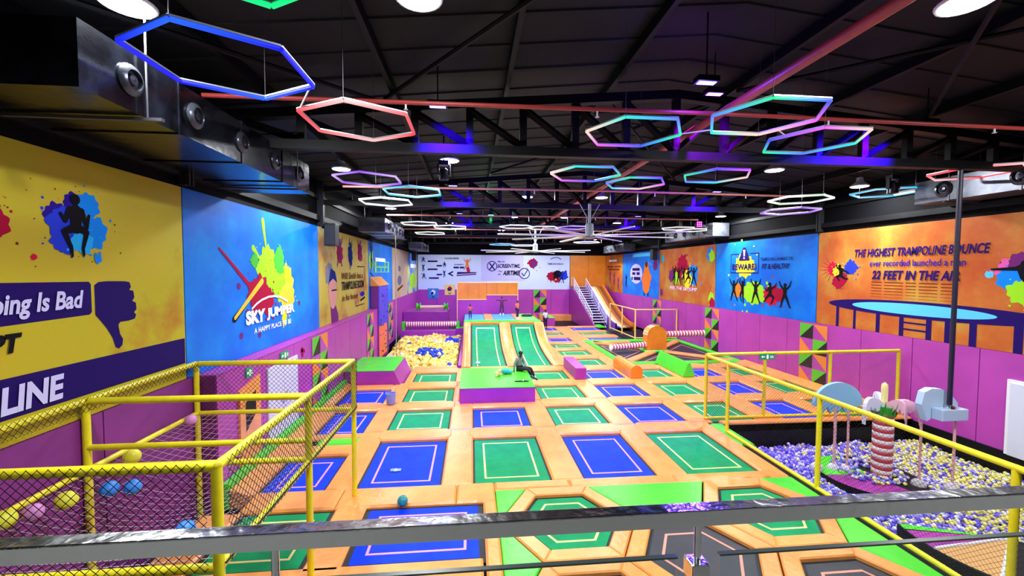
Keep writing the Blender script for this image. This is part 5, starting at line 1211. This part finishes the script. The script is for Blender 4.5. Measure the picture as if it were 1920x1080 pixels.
for a, z, r, sd, c in ((9.3, 4.5, .55, 53, 'crimson'), (9.9, 4.3, .6, 54, 'red'), (10.7, 4.6, .6, 55, 'blue'), (10.0, 4.75, .5, 56, 'black'), (9.6, 4.25, .3, 57, 'gold')): m.blob(SPL, a, z, r, sd, c, 2+sd % 3, 9)
m.figure('figure_print', 9.8, 4.4, 1.2, LEAP, 'black'); m.figure('figure_print', 10.5, 4.3, 1.2, STAR, 'darkblue'); m.done()
for a0, a1, z0, z1, g, l, fc in ((-4.95, -3.75, 1.95, 3.1, mat('poster_blue', (50, 120, 190), .5), 'small blue poster with white bird shape and black chevron on the back wall', 'white'), (-3.05, -1.9, 2.35, 3.55, mat('poster_yellow', (232, 200, 110), .5), 'small yellow poster with red shape and black chevron on the back wall', 'crimson')):
    p = Art('B', a0, a1, z0, z1, g, 'wall_poster', l, .06); p.o['group'] = 'small chevron posters'; p.o['category'] = 'poster'
    c = (a0+a1)/2; p.blob('shape_print', c, z0+.7, .3, 7, fc, 1); p.blob('shape_print', c-.1, z0+.62, .18, 9, 'darkblue', 2); p.poly('chevron_print', [(c-.25, z0+.3), (c, z0+.2), (c+.25, z0+.3), (c, z0+.08)], 'black', 2); p.done()
# right wall, nearest orange mural (text runs away from +Y)
m = Art('R', 4.0, 17.78, Z0, Z1, G_ORANGE, 'wall_mural', 'orange wall mural with THE HIGHEST TRAMPOLINE BOUNCE lettering on the right wall')
m.text('lettering', 'THE HIGHEST TRAMPOLINE BOUNCE', 15.93, 11.38, 5.78, 6.1, 'navy', shear=.2, bold=.03)
m.text('lettering', 'ever recorded launched a man', 15.26, 12.0, 5.4, 5.64, 'indigo', shear=0, bold=.015)
m.text('lettering', '22 FEET IN THE AIR', 15.16, 12.14, 4.9, 5.24, 'navy', shear=.2, bold=.035)
for k in range(6):
    z = 4.77-.11*k; w = .035-.005*k
    for a0, a1 in ((15.18, 14.75), (14.66, 13.95), (13.86, 13.5), (13.4, 12.8), (12.7, 12.2)): m.poly('line_print', [(a0, z), (a1, z), (a1, z+w), (a0, z+w)], 'brown', 2)
TP = 'trampoline_print'
m.disc(TP, 13.4, 3.83, 3.72, 'navy', 2, .3, 44); m.disc(TP, 13.55, 3.84, 2.42, 'aqua', 3, .2, 44)
for a, w, zt_ in ((16.66, .07, 3.7), (15.85, .06, 3.65), (14.85, .08, 3.6), (13.95, .08, 3.6), (13.02, .09, 3.6), (12.45, .08, 3.6), (11.73, .1, 3.6), (10.62, .11, 3.65)): m.poly(TP, [(a-w, Z0), (a+w, Z0), (a+w, zt_), (a-w, zt_)], 'navy', 2)
for z in (3.08, 3.32): m.poly(TP, [(13.95, z), (13.02, z), (13.02, z+.06), (13.95, z+.06)], 'navy', 2)
for a, z, r, sd, c, l in ((16.95, 5.3, .32, 61, 'red', 1), (16.68, 5.22, .28, 62, 'yellow', 2), (16.1, 5.35, .34, 63, 'blue', 1), (16.7, 4.75, .3, 64, 'crimson', 3), (16.5, 4.9, .28, 65, 'crimson', 3)): m.blob(SPL, a, z, r, sd, c, l, 11)
for k in range(7): t_ = 2.2+.35*k; m.arm(SPL, (16.95, 5.3), (16.95-.7*math.cos(t_), 5.3+.6*math.sin(t_)), .03, .008, 'red', 1)
m.figure('figure_print', 16.55, 5.02, .95, dict(head=(.08, .42), arms=[((-.1, .28), (.2, .34), (.24, .5)), ((.1, .28), (-.28, .18), (-.4, .1))], legs=[((0, 0), (.22, -.04), (.1, -.2), (.05, -.22)), ((0, 0), (-.16, -.1), (-.3, -.16), (-.36, -.12))]), 'black')
for a, z, r, sd, c, l in ((10.9, 5.3, .36, 66, 'pink', 1), (10.7, 5.45, .3, 67, 'plum', 1), (10.85, 4.98, .36, 68, 'sky', 2), (10.62, 4.65, .36, 69, 'lime', 2), (10.3, 4.5, .4, 70, 'lime', 2), (11.4, 5.12, .12, 71, 'aqua', 1)): m.blob(SPL, a, z, r, sd, c, l, 9)
m.arm('figure_print', (11.33, 5.28), (10.75, 5.3), .025, .06, 'black', 6); m.arm('figure_print', (10.75, 5.3), (10.3, 5.4), .06, .2, 'black', 6)
m.arm('figure_print', (10.3, 5.25), (9.9, 4.85), .42, .45, 'black', 6); m.disc('figure_print', 10.0, 5.85, .2, 'black', 6); m.arm('figure_print', (9.9, 4.7), (9.3, 4.3), .25, .15, 'black', 6); m.done()
# right wall blue beware
m = Art('R', 17.83, 25.85, Z0, Z1, G_BLUE, 'wall_mural', 'blue wall mural with BEWARE sign and dancing silhouettes on the right wall')
m.blob(SPL, 23.0, 5.5, 1.0, 72, 'yellow', 1, 13, .65); m.strip('sign_print', [(24.25, 6.2), (24.25, 5.1), (21.78, 5.1), (21.78, 6.2), (22.5, 6.2)], .05, 'navy', 3); m.strip('sign_print', [(24.25, 6.2), (23.5, 6.2)], .05, 'navy', 3)
m.poly('sign_print', [(23.5, 5.84), (23.42, 5.8), (22.6, 5.8), (22.52, 5.84), (22.9, 6.56), (23.12, 6.56)], 'navy', 4)
m.poly('sign_print', [(23.1, 6.42), (22.92, 6.42), (22.96, 6.06), (23.06, 6.06)], 'white', 6); m.disc('sign_print', 23.01, 5.95, .06, 'white', 6)
m.text('lettering', 'BEWARE!', 24.1, 21.95, 5.27, 5.63, 'navy', shear=0, bold=.025)
m.text('lettering', 'TRAMPOLINES CAN MAKE YOU', 21.62, 19.25, 5.76, 5.93, 'darkblue', shear=.15, bold=.015); m.text('lettering', 'FIT & HEALTHY', 21.5, 19.45, 5.32, 5.6, 'navy', shear=.15, bold=.03)
for a, z, r, sd, c in ((23.5, 4.05, .6, 73, 'orange'), (22.1, 4.0, .95, 74, 'lime'), (20.7, 3.95, .7, 75, 'red'), (20.2, 4.0, .5, 76, 'crimson')): m.blob(SPL, a, z, r, sd, c, 1, 11, r*.8)
for a, z, p in ((23.9, 4.0, STAR), (23.1, 4.0, HIGH), (21.95, 4.02, STAR), (20.8, 3.95, LEAP), (19.75, 3.95, STAR)): m.figure('figure_print', a, z, 1.3, p, 'black')
m.done()
# right wall orange skyjump
m = Art('R', 25.9, 34.05, Z0, Z1, G_ORANGE, 'wall_mural', 'orange wall mural with leaping crowd and pink FEEL THE SKYJUMP lettering')
for a, z, r, sd, c in ((30.2, 5.5, .9, 80, 'crimson'), (28.7, 4.9, .8, 81, 'sky'), (31.9, 4.8, .5, 82, 'plum'), (29.5, 4.6, .8, 83, 'yellow'), (31.1, 4.7, .6, 84, 'lime'), (26.5, 6.3, .5, 85, 'sky'), (26.3, 6.2, .4, 86, 'lime'), (26.3, 3.4, .4, 87, 'lime'), (26.2, 3.1, .35, 88, 'crimson'), (33.6, 3.4, .3, 89, 'plum'), (33.4, 6.2, .3, 90, 'teal')): m.blob(SPL, a, z, r, sd, c, 1+sd % 3, 11)
for i, p in enumerate((HIGH, STAR, HIGH, LEAP, STAR)): m.figure('figure_print', 31.4-.72*i, 4.75, 1.35, p, 'black')
m.text('lettering', 'FEEL THE SKYJUMP', 32.1, 28.0, 3.68, 4.0, 'pink', bold=.05, l=8); m.text('lettering', 'FEEL THE SKYJUMP', 32.1, 28.0, 3.68, 4.0, 'white', bold=.0, l=10); m.done()
m = Art('R', 34.1, 42.65, Z0, Z1, G_BLUE, 'wall_mural', 'blue wall mural with white speech oval and orange figure on the right wall')
m.disc('speech_oval_print', 39.1, 4.9, 1.5, 'lilac', 1, .95, 26); m.bars('small_print', 'JUMP', 40, 38.2, 5.2, 5.45, 'navy'); m.bars('small_print', 'UP TO', 40, 38.2, 4.8, 5.05, 'navy'); m.bars('small_print', '5 TIMES', 40.2, 38, 4.3, 4.6, 'navy')
m.blob(SPL, 36.7, 4.6, 1.0, 91, 'orange', 1, 9, 1.0); m.arm('figure_print', (36.7, 5.4), (36.7, 3.9), .5, .8, 'orange', 3); m.disc('figure_print', 36.7, 5.75, .28, 'brown', 4)
for a in (36.3, 37.1): m.arm('figure_print', (a, 3.9), (a, 3.0), .16, .12, 'darkblue', 2)
m.blob(SPL, 34.9, 5.7, .5, 92, 'plum', 1); m.figure('figure_print', 41.6, 4.1, 1.2, HIGH, 'black'); m.poly(SPL, [(40, 6.5), (36, 6.5), (36, 6.8), (40, 6.8)], 'aqua', 1); m.done()
m = Art('R', 42.7, 48.4, Z0, Z1, G_ORANGE, 'wall_mural', 'orange wall mural with three small leaping figures in the right back corner')
m.bars('small_print', 'JUMP', 47, 44.5, 6.2, 6.4, 'white'); m.bars('small_print', 'BOUNCE HIGHER', 47.6, 43.2, 5.55, 5.72, 'brown'); m.bars('small_print', 'TOGETHER', 47.2, 43.6, 5.25, 5.42, 'brown')
for a, z in ((46.6, 4.4), (45.3, 4.2), (43.9, 3.7)): m.figure('figure_print', a, z, 1.3, HIGH, 'plum')
m.done()
# ------------------------------------------------------------------ triangle patterned pads
def tri_panel(side, a0, a1, z0, z1, label, dz=0):
    t = None; b = MB(); n = 4; h = (z1-z0)/n; w = (a1-a0)/2
    mats = [mat('tri_green', (86, 186, 40), .45), mat('tri_black', (14, 14, 18), .5), mat('tri_orange', (226, 130, 50), .45), PINK]
    def P(a, z):
        if side == 'L': return (-5.685+.03, a, z)
        if side == 'LF': return (XL+.09, a, z)
        if side == 'R': return (XR-.08, a, z)
        return (a, YB-.09, z)
    sgn = 1 if side != 'R' else -1
    A0 = a0 if side != 'R' else a1
    for r in range(n):
        for c in range(2):
            l, rr = A0+sgn*c*w, A0+sgn*(c+1)*w; zb = z0+(n-1-r)*h; zt_ = zb+h
            q = [(l, zb), (rr, zb), (rr, zt_), (l, zt_)]
            if (r+c) % 2 == 0: tr = [((0, 2, 3), 0), ((0, 1, 2), 1)]
            else: tr = [((3, 2, 1), 2), ((0, 1, 3), 3)] if c else [((0, 1, 3), 2), ((1, 2, 3), 3)]
            for ix, mi in tr: b.add([P(*q[i]) for i in ix], [(0, 1, 2)], mi)
    b2 = MB(); e = .02
    vs = np.array(b.v); lo, hi = vs.min(0), vs.max(0)
    if side in ('L', 'LF'): b.box(lo[0]-.06, lo[0]-.004, lo[1], hi[1], lo[2], hi[2], 3)
    elif side == 'R': b.box(hi[0]+.004, hi[0]+.02, lo[1], hi[1], lo[2], hi[2], 3)
    else: b.box(lo[0], hi[0], hi[1]+.004, hi[1]+.03, lo[2], hi[2], 3)
    tag(obj('triangle_panel', b, mats), label, 'wall pad', 'triangle patterned wall pads')
for side, a0, a1, z1, l in (('R', 17.1, 18.65, 2.75, 'green, black and orange triangle wall pad under the seam of blue and orange murals, right'), ('R', 25.3, 26.9, 2.75, 'green, black and orange triangle wall pad under the skyjump mural edge'), ('R', 33.5, 35.1, 2.7, 'green, black and orange triangle wall pad behind the far yellow fence'),
                            ('L', 15.5, 17.1, 2.74, 'green, black and orange triangle wall pad below the blue logo mural, left wall'), ('L', 23.4, 24.9, 2.74, 'green, black and orange triangle wall pad just before the climbing tower'),
                            ('LF', 31.5, 33.1, 2.7, 'green, black and orange triangle wall pad just beyond the climbing tower'), ('B', 7.2, 8.7, 2.9, 'green, black and orange triangle wall pad on the back wall')):
    tri_panel(side, a0, a1, .02 if side != 'B' else -.6, z1, l)
# ------------------------------------------------------------------ doors and small signs
t = thing('door_1', 'white double door in the left wall', 'door', (-5.69, 13.2, 0)); t['kind'] = 'structure'
for y0, y1 in ((12.2, 13.18), (13.2, 14.2)):
    b = MB(); b.box(-5.69, -5.64, y0, y1, .32, 2.42); obj('leaf', b, mat('door_white', (206, 210, 228), .4), t, bevel=.01)
b = MB(); b.box(-5.64, -5.61, 13.02, 13.1, 1.2, 1.5); b.box(-5.64, -5.61, 13.28, 13.36, 1.2, 1.5); obj('handle', b, CHROME, t)
t = thing('door_2', 'white double door in the right wall beside the ball pit', 'door', (15.7, 9.8, 0)); t['kind'] = 'structure'
b = MB(); b.box(15.62, 15.71, 8.6, 10.74, -.14, 2.07); obj('frame', b, WHITE, t)
for y0, y1 in ((8.7, 9.65), (9.68, 10.64)):
    b = MB(); b.box(15.58, 15.63, y0, y1, -.14, 1.99); obj('leaf', b, mat('door_white', (206, 210, 228), .4), t, bevel=.01)
t = thing('tunnel_panel', 'orange wall panel with dark slanted window opening on the left wall', 'panel', (-5.69, 11.2, .1))
b = MB(); vs = [(10.75, .32), (11.75, .32), (11.75, 2.4), (10.75, 2.2)]; n = 4
b.add([(-5.69, y, z) for y, z in vs]+[(-5.64, y, z) for y, z in vs], [(0, 1, 2, 3), (7, 6, 5, 4)]+[(i, (i+1) % 4, 4+(i+1) % 4, 4+i) for i in range(4)]); obj('panel', b, ORANGE, t)
b = MB(); b.add([(-5.635, y, z) for y, z in ((11.0, 1.1), (11.5, 1.45), (11.5, 2.05), (11.0, 1.85))], [(0, 1, 2, 3)]); obj('opening', b, BLACK, t)
def sign(y, z, w, h, label, x=-5.685):
    t = thing('exit_sign', label, 'sign', (x, y, z), 'green exit signs')
    b = MB(); b.box(x, x+.03, y-w/2, y+w/2, z, z+h); obj('plate', b, mat('sign_green', (20, 130, 80), .4, emit=.3), t)
    b = MB(); xx = x+.034
    q = lambda pts: b.add([(xx, y+a*w, z+c*h) for a, c in pts], [tuple(range(len(pts)))])
    q([(-.42, .5), (-.3, .75), (-.3, .58), (-.15, .58), (-.15, .42), (-.3, .42), (-.3, .25)]); q([(-.05, .15), (.1, .15), (.1, .85), (-.05, .85)]); q([(.2, .3), (.4, .3), (.4, .42), (.2, .42)]); q([(.2, .55), (.4, .55), (.4, .67), (.2, .67)])
    obj('pictogram', b, mat('sign_white', (230, 240, 235), .4, emit=.3), t)
sign(13.3, 2.48, .55, .22, 'green exit sign above the white double door on the left wall'); sign(11.25, 2.44, .3, .24, 'small green sign above the orange window panel on the left wall')
t = thing('exit_sign', 'green exit sign fixed under the back rail of the ball pit fence', 'sign', (10.3, 13.7, 2.1), 'green exit signs')
b = MB(); b.box(10.05, 10.6, 13.7, 13.73, 2.1, 2.3); obj('plate', b, mat('sign_green', (20, 130, 80), .4, emit=.3), t)
b = MB(); q = lambda pts: b.add([(10.05+a*.55, 13.695, 2.1+c*.2) for a, c in pts], [tuple(range(len(pts)))])
q([(.08, .5), (.2, .75), (.2, .58), (.35, .58), (.35, .42), (.2, .42), (.2, .25)]); q([(.45, .15), (.58, .15), (.58, .85), (.45, .85)]); q([(.68, .3), (.92, .3), (.92, .42), (.68, .42)]); q([(.68, .55), (.92, .55), (.92, .67), (.68, .67)])
obj('pictogram', b, mat('sign_white', (230, 240, 235), .4, emit=.3), t)
b = MB(); g = random.Random(3)
for _ in range(9): 
    y, z, r = 14.75+g.uniform(-.14, .14), 2.42+g.uniform(-.12, .12), g.uniform(.03, .08); b.add([(-5.68, y+r*math.cos(i), z+r*math.sin(i)) for i in range(6)]+[(-5.675, y+r*math.cos(i), z+r*math.sin(i)) for i in range(6)], [tuple(range(6, 12)), tuple(range(6))])
tag(obj('splash_sticker', b, mat('print_crimson', (160, 16, 56), .5)), 'small red paint splash sticker on the left wall past the double door', 'sticker')
# ------------------------------------------------------------------ people
def skin_obj(name, verts, edges, radii, m, parent, sub=2, root=0):
    me = bpy.data.meshes.new(name); o_ = org(parent)
    me.from_pydata([tuple(Vector(v)-o_) for v in verts], edges, []); me.materials.append(m)
    o = bpy.data.objects.new(name, me); COLL.objects.link(o); o.parent = parent
    s = o.modifiers.new('skin', 'SKIN'); s.use_smooth_shade = True
    for i, r in enumerate(radii):
        v = me.skin_vertices[0].data[i]; v.radius = r if isinstance(r, tuple) else (r, r); v.use_root = (i == root)
    q = o.modifiers.new('sub', 'SUBSURF'); q.levels = sub; q.render_levels = sub
    return o
def person(label, pos, h, yaw, J, shirt, trousers, skin=(120, 78, 58), hair=(20, 16, 16), shoes=(230, 230, 235), sleeve=1.0, stand=True):
    """J: joints for a 1.75 m body facing -Y; every joint is (x, y, z)"""
    k = h/1.75; R = Matrix.Rotation(yaw, 4, 'Z'); P0 = Vector(pos)
    w = lambda p: P0+R @ (Vector(p)*k)
    t = thing('person', label, 'person', pos)
    ms = mat('skin_%d' % skin[0], skin, .55); names = ['pelvis', 'waist', 'chest', 'neck', 'head', 'crown', 'shl', 'ell', 'hal', 'shr', 'elr', 'har', 'hil', 'knl', 'anl', 'hir', 'knr', 'anr']
    E = [(0, 1), (1, 2), (2, 3), (3, 4), (4, 5), (2, 6), (6, 7), (7, 8), (2, 9), (9, 10), (10, 11), (0, 12), (12, 13), (13, 14), (0, 15), (15, 16), (16, 17)]
    rad = dict(pelvis=.13, waist=.115, chest=.135, neck=.052, head=.088, crown=.075, shl=.06, ell=.042, hal=.03, shr=.06, elr=.042, har=.03, hil=.085, knl=.056, anl=.038, hir=.085, knr=.056, anr=.038)
    V = [w(J[n]) for n in names]
    skin_obj('body', V, E, [rad[n]*k for n in names], ms, t)
    def lerp(a, b, f): return Vector(J[a]).lerp(Vector(J[b]), f)
    sv = [w(J['pelvis']), w(J['waist']), w(J['chest']), w(lerp('chest', 'neck', .72)), w(J['shl']), w(J['shr'])]; se = [(0, 1), (1, 2), (2, 3), (2, 4), (2, 5)]; sr = [.15, .14, .158, .075, .082, .082]
    for sh, el, ha in (('shl', 'ell', 'hal'), ('shr', 'elr', 'har')):
        i0 = 4 if sh == 'shl' else 5
        if sleeve <= 1: sv.append(w(lerp(sh, el, .75))); se.append((i0, len(sv)-1)); sr.append(.066)
        else: sv.append(w(J[el])); se.append((i0, len(sv)-1)); sr.append(.062); sv.append(w(lerp(el, ha, .85))); se.append((len(sv)-2, len(sv)-1)); sr.append(.046)
    skin_obj('shirt', sv, se, [r*k for r in sr], mat('cloth_%d_%d_%d' % shirt, shirt, .8), t, root=0)
    tv = [w(J['pelvis']+Vector((0, 0, .03)) if False else J['pelvis'])]+[w(J[n]) for n in ('hil', 'knl')]+[w(lerp('knl', 'anl', .92))]+[w(J[n]) for n in ('hir', 'knr')]+[w(lerp('knr', 'anr', .92))]
    skin_obj('trousers', tv, [(0, 1), (1, 2), (2, 3), (0, 4), (4, 5), (5, 6)], [r*k for r in (.142, .1, .074, .06, .1, .074, .06)], mat('cloth_%d_%d_%d' % trousers, trousers, .8), t)
    hd, cr = Vector(J['head']), Vector(J['crown']); fw = Vector(J.get('face', (0, -1, 0))).normalized(); up = (cr-hd).normalized()
    c = hd.lerp(cr, .55)
    b = MB(); b.ball((0, 0, 0), 1, 14, 10); b.v = [tuple(w(c+Vector((v[0]*.098, v[1]*.105+.018, v[2]*.1+.03)))) for v in b.v if True]; 
    obj('hair', b, mat('hair_dark', hair, .7), t, smooth='all')
    sd = fw.cross(up).normalized()
    b = MB()
    for s in (-1, 1):
        e = c+fw*.088+sd*(s*.034)-up*.035; b.ball(tuple(w(e)), .012*k, 8, 6)
        er = c+sd*(s*.094)-up*.045-fw*.0; b.ball(tuple(w(er)), .024*k, 8, 6, sc=(.6, .8, 1.2))
    b.ball(tuple(w(c+fw*.105-up*.062)), .018*k, 8, 6); b.ball(tuple(w(c+fw*.088-up*.105)), .02*k, 8, 6, sc=(1.3, .5, .35))
    obj('face', b, mat('face_dark', (70, 40, 34), .6), t, smooth='all')
    for el, ha in (('ell', 'hal'), ('elr', 'har')):
        a, q = Vector(J[el]), Vector(J[ha]); d = (q-a).normalized(); o1 = d.orthogonal().normalized(); o2 = d.cross(o1); b = MB()
        b.path([w(q-d*.01), w(q+d*.04), w(q+d*.085)], [.026*k, .036*k, .034*k], 8)
        for i in range(4):
            f = q+d*.085+o1*(.021*(i-1.5)); L = (.06, .072, .068, .052)[i]; b.path([w(f), w(f+d*L*.55+o2*.006), w(f+d*L+o2*.022)], [.0095*k, .009*k, .007*k], 6)
        b.path([w(q+d*.03+o1*.03), w(q+d*.065+o1*.056), w(q+d*.1+o1*.06)], [.011*k, .01*k, .008*k], 6); obj('hand', b, ms, t, smooth='all')
    for an, kn in (('anl', 'knl'), ('anr', 'knr')):
        a = Vector(J[an]); fd = Vector(J.get('toe_'+an, (0, -1, -.12))).normalized(); b = MB()
        b.path([w(a-fd*.05+Vector((0, 0, -.045))), w(a+fd*.03+Vector((0, 0, -.045))), w(a+fd*.12+Vector((0, 0, -.05))), w(a+fd*.18+Vector((0, 0, -.055)))], [.038*k, .046*k, .042*k, .026*k], 10); obj('shoe', b, mat('shoe_%d' % shoes[0], shoes, .5), t, smooth='all')
    return t
def V3(d): return {a: Vector(b) for a, b in d.items()}
STAND = V3(dict(pelvis=(0, 0, .93), waist=(0, .01, 1.1), chest=(0, 0, 1.3), neck=(0, 0, 1.48), head=(0, -.015, 1.57), crown=(0, -.015, 1.67), shl=(.17, 0, 1.4), ell=(.22, .02, 1.12), hal=(.2, -.06, .9), shr=(-.17, 0, 1.4), elr=(-.22, .02, 1.12), har=(-.2, -.06, .9),
                hil=(.09, 0, .9), knl=(.11, -.02, .5), anl=(.12, 0, .1), hir=(-.09, 0, .9), knr=(-.11, -.02, .5), anr=(-.12, 0, .1)))
SPREAD = {**STAND, **V3(dict(ell=(.42, 0, 1.4), hal=(.68, 0, 1.37), elr=(-.42, 0, 1.4), har=(-.68, 0, 1.38), knl=(.13, -.02, .5), anl=(.15, .02, .1), knr=(-.13, -.02, .5), anr=(-.15, .02, .1), toe_anl=(0, -.5, -1), toe_anr=(0, -.5, -1)))}
AKIMBO = {**STAND, **V3(dict(ell=(.34, .04, 1.16), hal=(.2, -.06, 1.0), elr=(-.36, .02, 1.18), har=(-.2, -.08, 1.02)))}
TURN = {**STAND, **V3(dict(ell=(.24, .0, 1.14), hal=(.17, -.18, 1.02), elr=(-.26, .02, 1.14), har=(-.16, -.16, 1.0)))}
SIT = V3(dict(pelvis=(0, .08, .1), waist=(0, .12, .26), chest=(0, .08, .46), neck=(0, .02, .64), head=(0, -.02, .73), crown=(0, -.02, .83), shl=(.17, .06, .55), ell=(.25, -.02, .3), hal=(.16, -.2, .14), shr=(-.17, .06, .55), elr=(-.27, .14, .3), har=(-.34, .1, .06),
              hil=(.09, .0, .1), knl=(.26, -.4, .12), anl=(.38, -.52, -.28), hir=(-.09, 0, .1), knr=(-.02, -.44, .14), anr=(.2, -.5, -.2), face=(0, -1, -.3), toe_anl=(.3, -1, -.5), toe_anr=(.3, -1, -.5)))
person('child in orange top, hands on hips, at the left end of the platform', (-.1, 31.4, 1.53), 1.12, .1, AKIMBO, (200, 84, 60), (26, 32, 66), shoes=(40, 40, 60))
person('child in dark maroon clothes leaping with arms spread wide in mid air', (2.42, 33.6, 1.66), 1.42, 0, SPREAD, (88, 24, 66), (70, 20, 60), sleeve=2)
person('child in orange shirt and black trousers standing at the right end of the platform', (3.42, 31.3, 1.57), 1.36, .9, TURN, (236, 110, 66), (34, 16, 40))
person('person in white shirt and black vest standing on the deck by the slope', (6.5, 36.6, .0), 1.75, .5, TURN, (206, 214, 226), (16, 16, 28), shoes=(20, 20, 24), skin=(96, 62, 50))
person('person in grey shirt and black trousers sitting on the edge of the lime box', (2.22, 18.85, .64), 1.72, .75, SIT, (128, 134, 134), (18, 22, 26), shoes=(26, 26, 30), skin=(64, 44, 36), sleeve=2)
